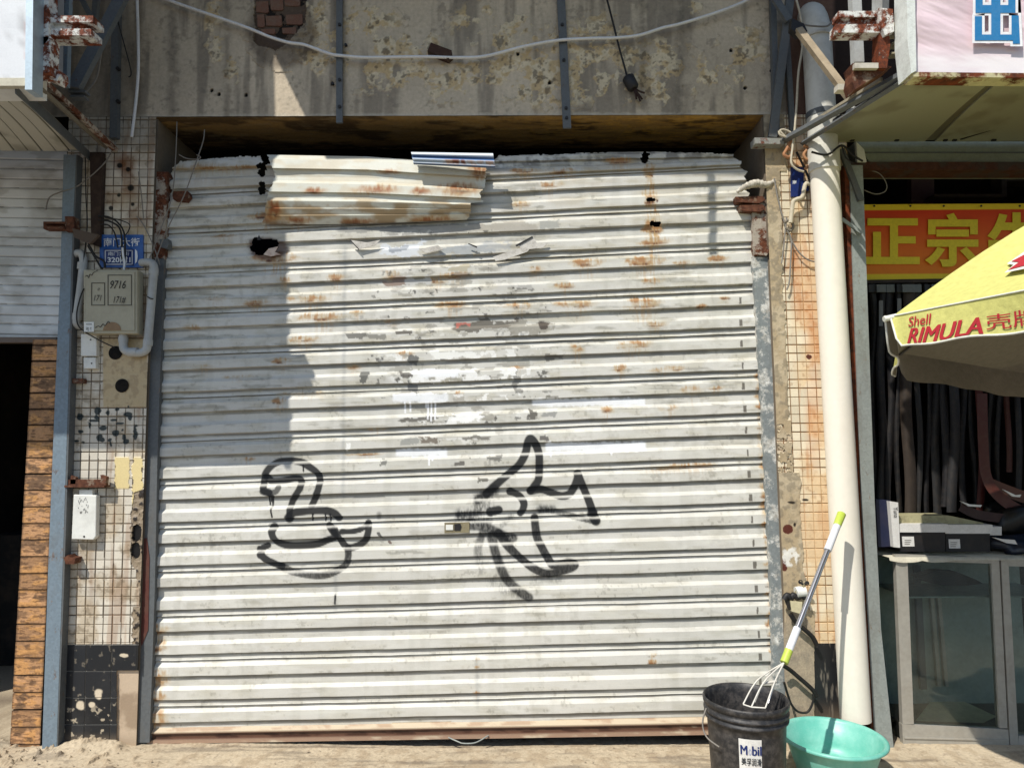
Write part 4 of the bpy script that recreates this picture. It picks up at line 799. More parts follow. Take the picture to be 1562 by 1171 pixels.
# ---------------------------------------------------------------- right side: downpipe, post, frame, sign, awning
t=thing('downpipe','thick white plastic downpipe standing in front of the right tiled pillar','pipe',tuple(P(1305,1095,-.10)))
M_pv2=mat('cream_white_pvc',(232,226,212),.45,dscale=5,damt=.10,dirt=(170,155,130),vary=.05,spec=.3,stretch=(1,1,.3))
ax=lambda y:1246+(y-60)*(1305-1246)/(1095-60.0)
m=MB(); pts=[P(ax(y),y,-.085) for y in (1096,800,500,232)]; m.tube(pts,.0735,28)
m.build('lower_pipe',M_pv2,t)
m=MB(); pts=[P(ax(y),y,-.085) for y in (240,150,60)]+[P(1244,44,-.082),P(1241,33,-.06),P(1238,27,-.02),P(1236,26,.03)]; m.tube(pts,.0755,28); M_up=mat('grimy_white_pvc',(212,210,200),.45,dscale=6,damt=.45,dirt=(130,120,100),vary=.08); m.build('upper_pipe',M_up,t)
MB().tube([P(ax(62),62,-.085),P(ax(48),48,-.085)],.084,28).build('coupling',M_up,t)
MB().tube([P(ax(262),262,-.085),P(ax(228),228,-.085)],.0815,28).build('coupling',M_up,t)
MB().tube([P(ax(172),172,-.085),P(ax(180),180,-.085)],.079,24).build('pipe_strap',M_galvd,t)
t=thing('steel_post','galvanised steel box post with a rusty edge between the downpipe and the glass cabinet','post',tuple(P(1340,1140,-.03)))
MB().prism([(1296,252),(1316,252),(1322,420),(1334,760),(1344,960),(1364,1146),(1336,1148),(1325,960),(1314,760),(1301,420)],-.06,.04).build('post',M_galv,t)
MB().prism([(1288,252),(1296,252),(1301,420),(1314,760),(1325,960),(1336,1147),(1331,1147),(1318,960),(1307,760),(1294,420)],-.052,.04).build('rusty_flange',mat_rusty('rust_brown_edge',(120,100,84),.9,scale=8),t)
MB().prism([(1286,252),(1291,252),(1330,1146),(1322,1146)],-.02,.06).build('dark_gap_strip',M_black,t)  # black strip standing in for the shadowed gap beside the pipe
m=MB(); pbar(m,1283,228,-.05,1313,306,-.07,9,.02); m.build('diagonal_strap',M_galvd,t)
m=MB(); pbar(m,1284,334,-.09,1315,356,-.09,5,.01); m.build('pipe_clip',M_galv,t)
fr=thing('sign_scaffold','grey and rust-flaked steel sign frame right of the downpipe, behind the pinkish banner','frame',tuple(P(1300,150,-.3)))
m=MB(); pbar(m,1177,-50,-.03,1184,208,-.03,9,.03); m.build('upright',M_galvd,fr)
m=MB(); pbar(m,1211,-50,-.10,1178,210,-.06,13,.02); m.build('crossing_upright',M_galvd,fr)
m=MB(); pbar(m,1200,60,-.03,1209,205,-.03,8,.02); m.build('upright',M_galvd,fr)
m=MB(); pbar(m,1165,-30,-.12,1203,32,-.12,11,.02); m.build('diagonal_brace',M_galvd,fr)
m=MB(); pbar(m,1218,46,-.30,1297,150,-.5,11,.03); m.build('tan_diagonal_brace',mat('dusty_tan_steel',(172,156,130),.7,.1,damt=.5),fr)
MB().prism([(1208,28),(1226,36),(1232,48),(1218,54),(1207,44)],-.30,-.26).build('brace_plate',M_black,fr)
M_wp=mat('dull_white_paint',(176,178,176),.6,damt=.4)
m=MB(); pbar(m,1301,-60,-.62,1308,98,-.62,15,.04); m.build('upright',M_wp,fr)
m=MB(); pbar(m,1341,-60,-.7,1341,20,-.7,16,.04); m.build('upright',M_wp,fr)
m=MB(); pbar(m,1352,-40,-.75,1350,50,-.8,7,.02); m.build('upright',M_galvd,fr)
m=MB().rect(1279,17,1352,26,-.86,-.80).rect(1275,37,1360,50,-.86,-.80).rect(1279,26,1358,37,-.84,-.81); m.prism([(1340,12),(1362,14),(1364,48),(1350,54),(1344,40)],-.88,-.8); m.build('flaking_bracket',M_rustw,fr)
MB().prism([(1342,50),(1356,46),(1358,70),(1353,104),(1340,104)],-.86,-.8).build('flaking_bracket_leg',mat_rusty('dark_flaking_paint',(150,142,134),.85,scale=22),fr)
MB().prism([(1300,97),(1344,98),(1360,102),(1344,112),(1318,128),(1304,137),(1300,124),(1303,107)],-.84,-.76).build('bent_foot',M_rust,fr)
M_pd=mat('pale_dusty_steel',(196,190,176),.7,damt=.4); MB().rect(1304,96,1340,104,-.865,-.845).build('foot_plate',M_pd,fr); MB().rect(1278,128,1305,137,-.62,-.58).build('foot_plate',M_pd,fr)
for i,(x0,y0,x1,y1) in enumerate([(1364,34,1376,40),(1364,46,1376,52),(1362,64,1376,68),(1360,79,1376,82)]): MB().rect(x0,y0,x1,y1,-.84,-.8).build('spacer',mat('cream_spacer',(190,180,150),.7),fr)
m=MB(); pbar(m,1192,216,-.04,1388,108,-.88,8,.03); m.build('awning_rail',M_galvd,fr)
m=MB(); pbar(m,1196,213,-.06,1345,121,-.75,5,.012); m.build('pale_rail',mat('dusty_strip',(150,142,122),.7,.2,damt=.4),fr)
m=MB(); pbar(m,1224,219,-.05,1392,114,-.90,6,.02); m.build('awning_rail',M_galvd,fr)
for k in range(6):
    a=.28+k*.12; x=1224+168*a; y=216-105*a; m=MB(); pbar(m,x,y,-.05-.85*a,x+12,y-7.5,-.05-.85*(a+.07),9,.012); m.build('rail_block',M_wp if k%2 else M_black,fr)
MB().prism([(1151,210),(1197,211),(1196,220),(1152,219)],-.07,-.0).build('wall_angle',mat_rusty('rusty_galvanised',(146,146,140),.12),fr)
# sign with wrinkled fabric
t=thing('hanging_sign','wrinkled pinkish-white fabric sign with blue white-edged lettering at the top right','sign',tuple(P(1450,112,-.9)))
u=np.linspace(0,1,260)[None,:]; v=np.linspace(0,1,200)[:,None]; py=-200+312*v+3*u; px=1386+6*v+(1700-1388)*u
W=PN(px,py,-.93); ra=fbm((px+py*1.4)*.004,(py-px*.45)*.03,1,5,701,.5); rb2=fbm(px*.008,py*.03,1,5,703)
c=np.ones(px.shape+(3,))*lin((226,205,210)); c=mixc(c,(232,226,228),sm(60,100,py)); c=mixc(c,(205,182,190),.5*sm(.45,.7,rb2)); W[...,1]-=.030*(ra-.5)*sm(1.0,.8,v)*sm(0,.03,u)
grid('fabric_face',W,c,mat_attr('sign_fabric',.75,nscale=140,namt=.06,bs=.1,bd=.001),t,smooth=True)
MB().prism([(1386,-200),(1700,-200),(1700,113),(1392,112)],-.90,-.86).build('backing',M_white,t)
MB().prism([(1381,-200),(1392,-200),(1398,108),(1390,112),(1384,60)],-.955,-.86).build('folded_edge',mat('pale_fabric_edge',(222,226,220),.7,dscale=25,damt=.3,bs=.5),t)
MB().prism([(1376,-200),(1382,-200),(1388,112),(1382,112)],-.90,-.84).build('side_frame',M_galvd,t)
MB().prism([(1392,110),(1700,113),(1700,120),(1394,117)],-.95,-.88).build('bottom_trim',mat_rusty('cream_rusting_trim',(196,188,150),.4,scale=7),t)
M_b=mat('blue_sign_ink',(34,120,176),.7,bs=0,dscale=30,damt=.15,dirt=(120,160,190)); M_w2=mat('white_sign_outline',(240,240,242),.7,bs=0)
CH=[[(1488,-62),(1499,-62),(1499,8),(1512,8),(1512,-84),(1526,-84),(1526,8),(1538,8),(1538,-62),(1549,-62),(1549,20),(1526,20),(1526,53),(1543,53),(1543,24),(1554,24),(1556,67),(1545,67),(1545,62),(1487,62),(1487,25),(1498,25),(1498,53),(1512,53),(1512,20),(1488,20)]]
def off(poly,d):
    n=len(poly); out=[]; area=sum(poly[i][0]*poly[(i+1)%n][1]-poly[(i+1)%n][0]*poly[i][1] for i in range(n)); s=1 if area>0 else -1
    for i in range(n):
        p0,p1,p2=poly[i-1],poly[i],poly[(i+1)%n]; a=Vector((p1[0]-p0[0],p1[1]-p0[1])).normalized(); b=Vector((p2[0]-p1[0],p2[1]-p1[1])).normalized()
        n1=Vector((a.y,-a.x))*s; n2=Vector((b.y,-b.x))*s; q=n1+n2; q=q/max(.3,q.dot(n1)) if q.length>1e-5 else n1; out.append((p1[0]+q.x*d,p1[1]+q.y*d))
    return out
from mathutils.geometry import tessellate_polygon
def flat(poly,Y,name,m,parent,f=None):
    f=f or (lambda x,y:P(x,y,Y)); tr=tessellate_polygon([[Vector((x,y,0)) for x,y in poly]]); return MB().add([f(x,y) for x,y in poly],[list(q) for q in tr]).build(name,m,parent)
flat(off(CH[0],4),-.952,'letter_outline',M_w2,t); flat(CH[0],-.954,'letter',M_b,t)
aw=thing('awning','grey-green sheet awning over the clothes stall, under the wrinkled fabric sign','awning',tuple(P(1400,213,0)))
awning((1390,116,1800,121),(1228,217,1800,214),-.90,-.02,3,(150,150,128),aw,M_slat,.01)
m=MB(); a=P(1562,166,-.45); b=P(1465,213,-.06); m.bar(a+Vector((.25,-.1,.0)),b,.006,.006); m.build('sheet_seam',M_black,aw)
m=MB(); 
for i,x in enumerate([1368,1442,1456,1516,1300]):
    q=P(x,214,-.05); MB().box(q,(.02,.015,.01)).build('rivet',M_black,aw)
hb=thing('shutter_housing','grey-green metal housing with a dark rusty beam under the right awning','shutter housing',tuple(P(1440,247,.0)))
MB().prism([(1305,216),(1800,216),(1800,247),(1326,247)],-.0,.25).build('housing',mat('grey_green_paint',(136,142,128),.5,damt=.3),hb)
MB().rect(1308,232,1800,233.5,-.004,.002).build('housing_lip',M_galvd,hb)
MB().rect(1296,247,1800,259,-.02,.1).build('rusty_beam',mat_rusty('dark_rusty_beam',(70,60,56),.5,scale=9,rust=(84,54,44)),hb)
o=MB().prism([(1306,216),(1318,228),(1322,247),(1308,247)],-.03,-.01).build('torn_flap',M_white); tag(o,'small bright torn flap at the left end of the grey-green shutter housing','flap')
# wires at the right
M_cwire=mat('cream_cable',(196,186,164),.7,bs=0,dscale=20,damt=.3)
for i,(pts,r,m_,Yw) in enumerate([
 ([(1212,-10),(1222,30),(1224,70),(1218,110),(1215,160),(1212,200),(1209,225),(1207,248),(1215,258),(1226,262)],.006,M_cwire,-.12),
 ([(1197,208),(1190,200),(1196,198),(1206,203),(1200,209),(1190,206),(1188,200)],.006,M_cwire,-.1),
 ([(1208,212),(1200,228),(1196,236),(1204,240),(1209,232),(1202,224)],.009,mat('orange_brown_cable',(170,120,84),.8,bs=0),-.08),
 ([(1226,222),(1234,226),(1240,234),(1232,244),(1226,236),(1234,228),(1242,240),(1236,250),(1228,258)],.008,mat('orange_brown_cable2',(176,128,90),.8,bs=0),-.07),
 ([(1215,232),(1224,250),(1232,268),(1238,280)],.006,M_wire,-.06),
 ([(1248,288),(1230,280),(1224,300),(1216,304),(1210,308),(1208,320),(1206,340)],.012,M_cwire,-.05),
 ([(1196,340),(1204,336),(1210,344),(1206,352),(1198,348)],.008,mat('grey_tangle',(120,112,100),.9),-.03),
 ([(1181,272),(1186,300),(1192,324),(1200,350),(1207,366),(1206,400),(1204,430),(1200,442)],.0045,M_gwire,-.03),
 ([(1200,332),(1197,360),(1194,390),(1192,402)],.004,M_gwire,-.03),
 ([(1207,366),(1218,384),(1232,396),(1247,400)],.004,M_gwire,-.03),
 ([(1238,232),(1262,236),(1284,222),(1300,236),(1316,246)],.006,M_wire,-.18),
 ([(1284,222),(1290,240),(1302,250)],.004,M_wire,-.18),
 ([(1224,38),(1240,40),(1262,40),(1272,28)],.005,M_gwire,-.19),
 ([(1316,258),(1340,264),(1352,280),(1350,292),(1335,296),(1318,290)],.003,M_gwire,.0)]):
    wire('tangled_wire',['cream cable dropping beside the crossing upright into the tangle','cream cable looped at the foot of the crossing upright','thick orange-brown cable coil left of the downpipe','knotted orange-brown cable against the downpipe','black wire running down into the blue plaque','thick cream cable end reaching left across the blue plaque','grey wire tangle left of the downpipe','longest thin grey wire hanging over the right tiled pillar','short thin grey wire hanging over the right tiled pillar','thin grey wire curving right to the downpipe','black wire bridging the top of the downpipe and the rusty beam','short black wire dropping behind the downpipe coupling','wire tied around the top elbow of the downpipe','thin looped wire in the shadow under the rusty beam'][i],pts,r,m_,Yw,'tangled wires around the downpipe')
t=thing('wall_plaque','small blue plaque half hidden left of the downpipe','sign',tuple(P(1216,300,-.02)))
MB().rect(1207,255,1226,300,-.02,-.008).build('plate',M_platedk,t); text_px('南',1209,275,1215,281,-.0215,bold=.01).build('character',M_let,t); text_px('3',1226,279,1231,287,-.024,bold=.02).build('number',M_let,t)
MB().rect(1220,276,1234,291,-.023,-.012).build('number_box',M_platedk,t)
# tap and hose
t=thing('water_tap','brass and white water tap with a black collar low on the right pillar','tap',tuple(P(1218,905,-.05)))
M_br=mat('old_brass',(176,164,130),.4,.5,dscale=30,damt=.5)
a=P(1218,903,.0);b=P(1217,905,-.07); MB().tube([a,b],.018,12).build('spout_body',M_br,t)
MB().tube([P(1214,903,-.06),P(1228,901,-.06)],.028,14).build('valve_body',M_white,t)
MB().tube([P(1225,900,-.07),P(1226,890,-.07)],.007,8).build('stem',M_br,t)
px_tube([(1219,887),(1222,889),(1226,891),(1230,889),(1233,888)],.006,-.07).build('handle',M_black,t)
for x,y in ((1221,887),(1231,889)): q=P(x,y,-.072); MB().tube([q+Vector((.009*math.cos(k),0,.009*math.sin(k))) for k in np.linspace(0,6.28,12)],.003,6).build('handle_ring',M_black,t)
px_tube([(1196,914),(1201,907),(1206,912),(1210,907),(1216,911),(1222,908),(1228,911)],.015,-.065,5,8).build('tape_wrap',M_black,t); px_tube([(1199,912),(1203,922),(1206,928)],.012,-.06,5,8).build('tape_end',M_black,t)
MB().prism([(1206,916),(1224,918),(1222,936),(1208,932)],-.08,-.05).build('tap_body_lower',mat('chalky_fitting',(206,196,160),.7),t)
wire('hose','black hose running from the tap down across the cement patch',[(1206,936,-.05),(1212,946),(1220,954),(1230,962),(1240,972),(1246,984)],.012,M_wire,-.05,cat='hose')
wire('hose','black hose leading from the basin side up to the grey mop collar',[(1194,1014,-.09),(1206,1022),(1220,1034),(1238,1050),(1246,1062)],.011,M_wire,-.06,cat='hose')
wire('hose','thin black cable curving down beside the black bucket to the basin',[(1196,1040,-.12),(1202,1060),(1208,1075),(1218,1085),(1232,1085),(1240,1070),(1240,1058)],.006,M_wire,-.1,cat='hose')
# ---------------------------------------------------------------- clothes stall
bn=thing('stall_banner','red and yellow banner with large yellow Chinese characters in the shade of the right stall','banner',tuple(P(1440,425,.3)))
u=np.linspace(0,1,120)[None,:]; v=np.linspace(0,1,60)[:,None]; px=1317+5*v+(1700-1320)*u; py=312-2.5*u+(427-312)*v; V=PN(px,py,.32+.004*np.sin(u*19+v*3))
c=np.ones(px.shape+(3,)); r0=lin((214,58,22)); r1=lin((226,130,36)); k=np.clip(v*1.1-.1+.4*(1-u)*0+.15*fbm(px*.01,py*.02,1,3,5),0,1)[...,None]; c=r0*(1-k)+r1*k; c=c*np.ones(px.shape+(1,))
c=mixc(c,(236,206,50),((v<.07)|(v>.925))*1.0+0*u); grid('banner_cloth',V,c,mat_attr('banner_vinyl',.6,nscale=30,namt=.1,bs=0),bn)
M_yel=mat('yellow_banner_ink',(228,204,44),.6,bs=0,damt=.1)
for s,x0,y0,x1,y1 in (('正',1320,333,1403,403),('宗',1411,325,1494,407),('牛',1506,324,1592,408)): text_px(s,x0,y0,x1,y1,.31,bold=.032).build('large_character',M_yel,bn)
for x in (1334,1389,1440,1497,1556): q=P(x,314,.312); MB().tube([q,q+Vector((0,.004,0))],.006,8).build('eyelet',M_black,bn)
sh=thing('upper_shelf','dark wooden shelf boards in the gloom above the red and yellow banner','shelf',tuple(P(1440,310,.6)))
M_dw=mat('dark_wood',(50,40,36),.8,damt=.4); M_dr=mat('dark_red_wood',(66,40,36),.8,damt=.3)
MB().rect(1390,255,1425,312,.55,.6).build('upright_board',M_dr,sh); MB().rect(1425,296,1535,300,.45,.6).build('shelf_board',M_dw,sh); MB().rect(1528,262,1536,300,.5,.6).build('upright_board',M_dw,sh); MB().rect(1536,272,1700,276,.5,.6).build('shelf_board',M_dw,sh)
o=MB().bar(P(1316,430,.28),P(1700,424,.28),.02,.02).build('hanging_rail',M_dw); tag(o,'dark rail carrying the hanging belts under the banner','rail')
rr=random.Random(21)
cols=[(30,30,33),(40,40,44),(34,34,38),(26,26,28),(66,56,48),(40,40,42),(24,24,28),(44,44,46),(34,34,38),(48,48,50),(38,38,42),(22,22,24),(96,34,26),(30,30,30),(24,24,26),(84,44,36),(40,40,42),(30,30,32)]
mats={}
for i,c_ in enumerate(cols):
    x=1330+i*14.0 if i<12 else 1494+(i-12)*15; w_=[10,13,11,8,18,9,8,13,12,15,10,8,12,9,8,9,10,10][i]; yb=rr.uniform(772,790) if i not in(15,13) else 720; Yb=.22+rr.uniform(0,.06)
    key=c_; 
    if key not in mats: mats[key]=mat('belt_leather_%d_%d_%d'%c_,tuple(int(q_*.8) for q_ in c_),.6,dscale=30,damt=.2,spec=.3)
    t=thing('belt','%s belt hanging straight down below the banner, %s from the left'%({(96,34,26):'dark red',(84,44,36):'brown-red',(66,56,48):'wide tan-brown'}.get(c_,'black or charcoal'),['first','second','third','fourth','fifth','sixth','seventh','eighth','ninth','tenth','eleventh','twelfth','thirteenth','fourteenth','fifteenth','sixteenth','seventeenth','eighteenth'][i]),'belt',tuple(P(x,yb,Yb)),'belts hanging in a row under the banner')
    n=26; vs=[];
    for k in range(n):
        y=432+(yb-432)*k/(n-1); xx=x+3*math.sin(k*.33+i*1.7)+2*math.sin(k*.11+i); tw=.012*math.sin(k*.4+i*2.2); ww=w_*.5
        vs+= [P(xx-ww,y,Yb+tw),P(xx+ww,y,Yb-tw),P(xx+ww,y,Yb-tw+.004),P(xx-ww,y,Yb+tw+.004)]
    fs=[[0,1,2,3]]
    for k in range(n-1):
        a=k*4
        for j in range(4): fs.append([a+j,a+4+j,a+4+(j+1)%4,a+(j+1)%4])
    MB().add(vs,fs,True).build('strap',mats[key],t)
    q=P(x,440,Yb-.012); MB().box(q,(w_*.0042,.01,.045)).build('buckle',M_galvd if i%3 else M_black,t)
    if i in (1,3,5,9): MB().rect(x-3,rr.uniform(455,470),x+3,rr.uniform(486,500),Yb-.03,Yb-.026).build('price_tag',mat('grey_card',(110,112,116),.8),t)
M_bb=mat('brown_red_leather',(78,36,28),.5,dscale=20,damt=.3,spec=.4)
def strap(label,pts,w_,m_,Y):
    q=smoothpts(pts,6); vs=[]; n=len(q)
    for k,(x,y) in enumerate(q):
        x2,y2=q[min(k+1,n-1)]; x1,y1=q[max(k-1,0)]; L=math.hypot(x2-x1,y2-y1)+1e-6; nx_,ny_=-(y2-y1)/L*w_/2,(x2-x1)/L*w_/2
        vs+=[P(x+nx_,y+ny_,Y),P(x-nx_,y-ny_,Y),P(x-nx_,y-ny_,Y+.006),P(x+nx_,y+ny_,Y+.006)]
    fs=[[0,1,2,3],[(n-1)*4+j for j in (3,2,1,0)]]+[[k*4+j,k*4+4+j,k*4+4+(j+1)%4,k*4+(j+1)%4] for k in range(n-1) for j in range(4)]
    o=MB().add(vs,fs).build('belt',m_); return tag(o,label,'belt','belts lying curled behind the boxes')
strap('broad brown-red belt lying curled right of the hanging belts',[(1498,600),(1500,680),(1506,730),(1530,762),(1575,786),(1640,800)],16,M_bb,.16)
strap('dark brown belt lying in a low curve behind the white box lids',[(1465,772),(1490,784),(1530,790),(1590,792)],14,mat('dark_leather',(52,26,24),.5,spec=.4),.14)
strap('brown belt crossing behind the broad brown-red belt',[(1510,738),(1540,750),(1600,772)],18,mat('tan_leather',(92,54,38),.5,spec=.4),.19)
for s,q in (('thin white card edge lying on the dark brown belt',[(1465,764),(1480,769),(1498,770),(1496,773),(1478,772)]),('thin white card edge lying above the broad brown-red belt',[(1530,746),(1550,755),(1558,754),(1556,758),(1545,757)])):
    o=MB().prism(q,.12,.13).build('paper_card',M_white); tag(o,s,'card')
# cabinet
M_al=mat('dusty_aluminium',(172,168,158),.5,.25,dscale=8,damt=.3,dirt=(130,118,100))
def glass():
    g=G('cabinet_glass'); n=g.n; out=[x for x in n if x.type=='OUTPUT_MATERIAL'][0]; tr=n.new('ShaderNodeBsdfTransparent'); tr.inputs['Color'].default_value=(.90,.94,.92,1)
    gl=n.new('ShaderNodeBsdfGlossy'); gl.inputs['Roughness'].default_value=.06; gl.inputs['Color'].default_value=(.8,.85,.85,1); fr_=n.new('ShaderNodeFresnel'); fr_.inputs['IOR'].default_value=1.45
    df=n.new('ShaderNodeBsdfDiffuse'); df.inputs['Color'].default_value=(.35,.34,.3,1); m1=n.new('ShaderNodeMixShader'); no=g.noise(6,6,.7); rp=g.ramp(no,[(.4,(.01,)*3),(.75,(.07,)*3)]); g.l(rp,m1.inputs[0]); g.l(tr.outputs[0],m1.inputs[1]); g.l(df.outputs[0],m1.inputs[2])
    m2=n.new('ShaderNodeMixShader'); g.l(fr_.outputs[0],m2.inputs[0]); g.l(m1.outputs[0],m2.inputs[1]); g.l(gl.outputs[0],m2.inputs[2]); g.l(m2.outputs[0],out.inputs['Surface']); return g.m
M_glass=glass()
cb=thing('glass_cabinet','aluminium-framed glass display cabinet standing in front of the clothes stall','cabinet',tuple(P(1450,1140,0)))
YF=-.01; YB=.42
def fbar(pts,Yf=YF,Yb=YF+.03,name='frame',m=M_al,par=None): return MB().prism(pts,Yf,Yb).build(name,m,par or cb)
fbar([(1366,846),(1384,846),(1394,1104),(1377,1104)],name='stile'); fbar([(1512,852),(1524,852),(1537,1110),(1525,1110)],name='stile')
fbar([(1527,853),(1538,853),(1554,1136),(1541,1136)],name='stile'); fbar([(1384,846),(1512,850),(1512,859),(1384,855)],name='top_rail'); fbar([(1538,853),(1700,858),(1700,868),(1538,863)],name='top_rail')
fbar([(1376,1104),(1538,1112),(1540,1140),(1378,1137)],name='kick_rail'); fbar([(1380,1124),(1539,1128),(1539,1130),(1380,1126)],Yf=YF-.006,Yb=YF,name='kick_rail_lip'); fbar([(1554,1122),(1700,1126),(1700,1142),(1554,1138)],name='kick_rail')
MB().prism([(1384,855),(1512,859),(1525,1111),(1394,1104)],YF+.012,YF+.016).build('glass_pane',M_glass,cb); MB().prism([(1538,863),(1700,868),(1700,1128),(1554,1124)],YF+.012,YF+.016).build('glass_pane',M_glass,cb)
a=P(1367,852,YF+.03); b=P(1378,1128,YF+.03); xl0,xl1=a.x,b.x
MB().add([(a.x,YF+.03,a.z),(a.x,YB,a.z),(b.x,YB,b.z),(b.x,YF+.03,b.z)],[[0,1,2,3]]).build('side_pane',M_glass,cb)
zt_,zb_=a.z,.045; xr_=2.95
MB().box(((b.x+xr_)/2+.02,(YF+YB)/2+.02,zt_+.004),(xr_-b.x+.06,YB-YF+.02,.012)).build('top_board',mat('grey_board',(150,146,134),.7,damt=.4),cb)
MB().box(((b.x+xr_)/2+.03,(YF+YB)/2+.02,.03),(xr_-b.x-.05,YB-YF-.02,.02)).build('bottom_board',mat('cabinet_base_board',(120,112,96),.8,damt=.4),cb)
M_bk=mat('dark_green_board',(150,162,154),.5,dscale=8,damt=.3,dirt=(30,34,34)); MB().box(((b.x+xr_)/2+.03,YB,(zt_+.03)/2),(xr_-b.x-.02,.012,zt_-.05)).build('back_panel',M_bk,cb)
MB().box(((b.x+xr_)/2+.04,(YF+YB)/2+.03,P(1440,905,.1).z-.01),(xr_-b.x-.1,YB-YF-.08,.008)).build('shelf',mat('green_glass_shelf',(140,156,148),.2,dscale=6,damt=.3),cb)
for x in (1420,1431): m=MB(); pbar(m,x,905,YB-.03,x+12,1046,YB-.03,5,.02); m.build('sliding_rail',M_al,cb)
for x in (1398,): m=MB(); pbar(m,x,862,YB-.05,x+10,1050,YB-.05,9,.02); m.build('sliding_rail',M_galvd,cb)
o=MB(); pts=[PG(x,y,.05) for x,y in [(1396,1099),(1424,1063),(1460,1064),(1520,1092),(1500,1102)]]; o.add(pts,[[0,1,2,3,4]]); o=o.build('paper_sheet',mat('yellow_paper',(232,226,184),.8,dscale=14,damt=.3,bs=.8)); tag(o,'crumpled pale yellow paper lying on the bottom of the glass cabinet','paper')
q=[(1400,880),(1430,870),(1460,872),(1490,884),(1500,890),(1470,893),(1440,893),(1415,888)]
o=MB().prism(q,.15,.22).build('cloth_bundle',mat('dark_cloth',(36,38,40),.9)); tag(o,'dark cloth bundle on the glass shelf inside the cabinet','cloth')
# goods on the cabinet
zc=zt_+.011
def bx(name,label,cat,x0,y0,x1,y1,Y,dep,m,group=None,parent=None):
    o=MB().prism([(x0,y0),(x1,y0),(x1,y1),(x0,y1)],Y,Y+dep).build(name,m,parent); return tag(o,label,cat,group) if label else o
M_navy=mat('navy_card',(28,34,62),.5,damt=.15); M_lid=mat('white_card',(216,214,210),.6,dscale=20,damt=.15); M_bkb=mat('black_card',(24,22,24),.5,damt=.15)
t=thing('upright_box','navy box with a white spine standing upright at the left end of the cabinet top','box',tuple(P(1355,835,.0)))
MB().prism([(1336,761),(1358,763),(1363,833),(1340,834)],.03,.2).build('navy_side',M_navy,t); MB().prism([(1357,764),(1370,766),(1373,835),(1363,834)],.0,.2).build('white_spine',M_lid,t)
text=strokes_text('Yuna',[P(1369.5,773,-.003),P(1370.5,789,-.003),P(1363.5,789,-.003),P(1362.5,773,-.003)][0:4],bold=0); text.build('spine_lettering',M_ink,t)
for i,(x0,x1,s) in enumerate([(1371,1444,'left'),(1441,1512,'right')]):
    t=thing('shoe_box','%s black box with a white lid and price sticker on the cabinet top'%s,'box',tuple(P((x0+x1)/2,840,.0)),'black boxes with white lids on the cabinet')
    y=811+i*2; MB().rect(x0+2,y,x1-2,841,.02+.012*i,.22).build('box',M_bkb,t); MB().rect(x0-1,799+i,x1+2,y+.5,.01+.012*i,.23).build('lid',M_lid,t)
    MB().prism([(x0+5,y+7),(x0+23,y+7),(x0+24,y+22),(x0+6,y+22)] if not i else [(x0+6,y+9),(x0+23,y+9),(x0+24,y+23),(x0+7,y+23)],.017+.012*i,.019+.012*i).build('price_sticker',M_lid,t)
    m=MB(); [m.rect(x0+9,y+12+j*3+i*1.5,x0+19-j,y+13+j*3+i*1.5,.0155+.012*i,.0165+.012*i) for j in range(3)]; m.build('sticker_print',M_gwire,t)
o=bx('white_box','flat white box end right of the two black boxes','box',1510,803,1528,816,.05,.15,M_lid)
o=MB().prism([(1370,786),(1448,786),(1500,797),(1500,799),(1370,798)],.06,.2).build('paper_sheet',mat('crumpled_olive_paper',(170,164,128),.8,dscale=25,damt=.6,bs=.9)); tag(o,'crumpled olive-yellow paper lying behind the white box lids','paper')
def lump(name,label,cat,c,d,m,seed,group=None):
    rr=random.Random(seed); mb=MB(); n=18; k=10; vs=[];fs=[]
    for i in range(k+1):
        ph=math.pi*i/k
        for j in range(n):
            a=2*math.pi*j/n; w_=1+.18*math.sin(a*3+seed+ph*2)+.1*math.sin(a*5+ph*4+seed); sq=lambda v_:math.copysign(abs(v_)**.7,v_)
            vs.append((c[0]+d[0]*sq(math.sin(ph)*math.cos(a))*w_,c[1]+d[1]*sq(math.sin(ph)*math.sin(a))*w_,c[2]+d[2]*max(-.0 if False else -1,sq(math.cos(ph)))*w_))
    for i in range(k):
        for j in range(n): fs.append([i*n+j,i*n+(j+1)%n,(i+1)*n+(j+1)%n,(i+1)*n+j])
    return tag(mb.add(vs,fs,True).build(name,m),label,cat,group)
q=P(1548,828,.10); lump('plastic_bag','crumpled dark navy plastic bag on the cabinet top at the right','bag',(q.x+.1,.14,zc+.048),(.26,.12,.045),mat('navy_plastic',(24,32,48),.3,dscale=20,damt=.2,spec=.5,bs=.5),3)
q=P(1560,790,.12); lump('plastic_bag','black plastic bag heaped above the navy one at the right edge','bag',(q.x+.06,.2,zc+.17),(.20,.08,.09),mat('black_plastic_film',(18,20,20),.35,dscale=20,damt=.2,spec=.4,bs=.5),5)
o=MB().prism([(1514,819),(1530,822),(1548,823),(1552,830),(1536,828)],-.01,.0).build('paper_card',M_lid); tag(o,'folded white paper edge on the navy plastic bag','card')
u=np.linspace(0,1,60)[None,:]; v=np.linspace(0,1,10)[:,None]; xa=b.x-.07; 
o=MB(); A=[P(x,y,Yv) for x,y,Yv in [(1348,836,.12),(1400,838,.02),(1560,846,.02),(1620,848,.02)]]
vs=[];n=40
for i in range(n):
    x=xl0-.06+(xr_-xl0+.02)*i/(n-1); w_=.006*math.sin(i*.7)+.004*math.sin(i*1.9)
    vs+=[(x,.30,zc+.003),(x,YF-.012+w_,zc+.003),(x,YF-.018+w_,zc-.012-.012*abs(math.sin(i*.45))*(i<14))]
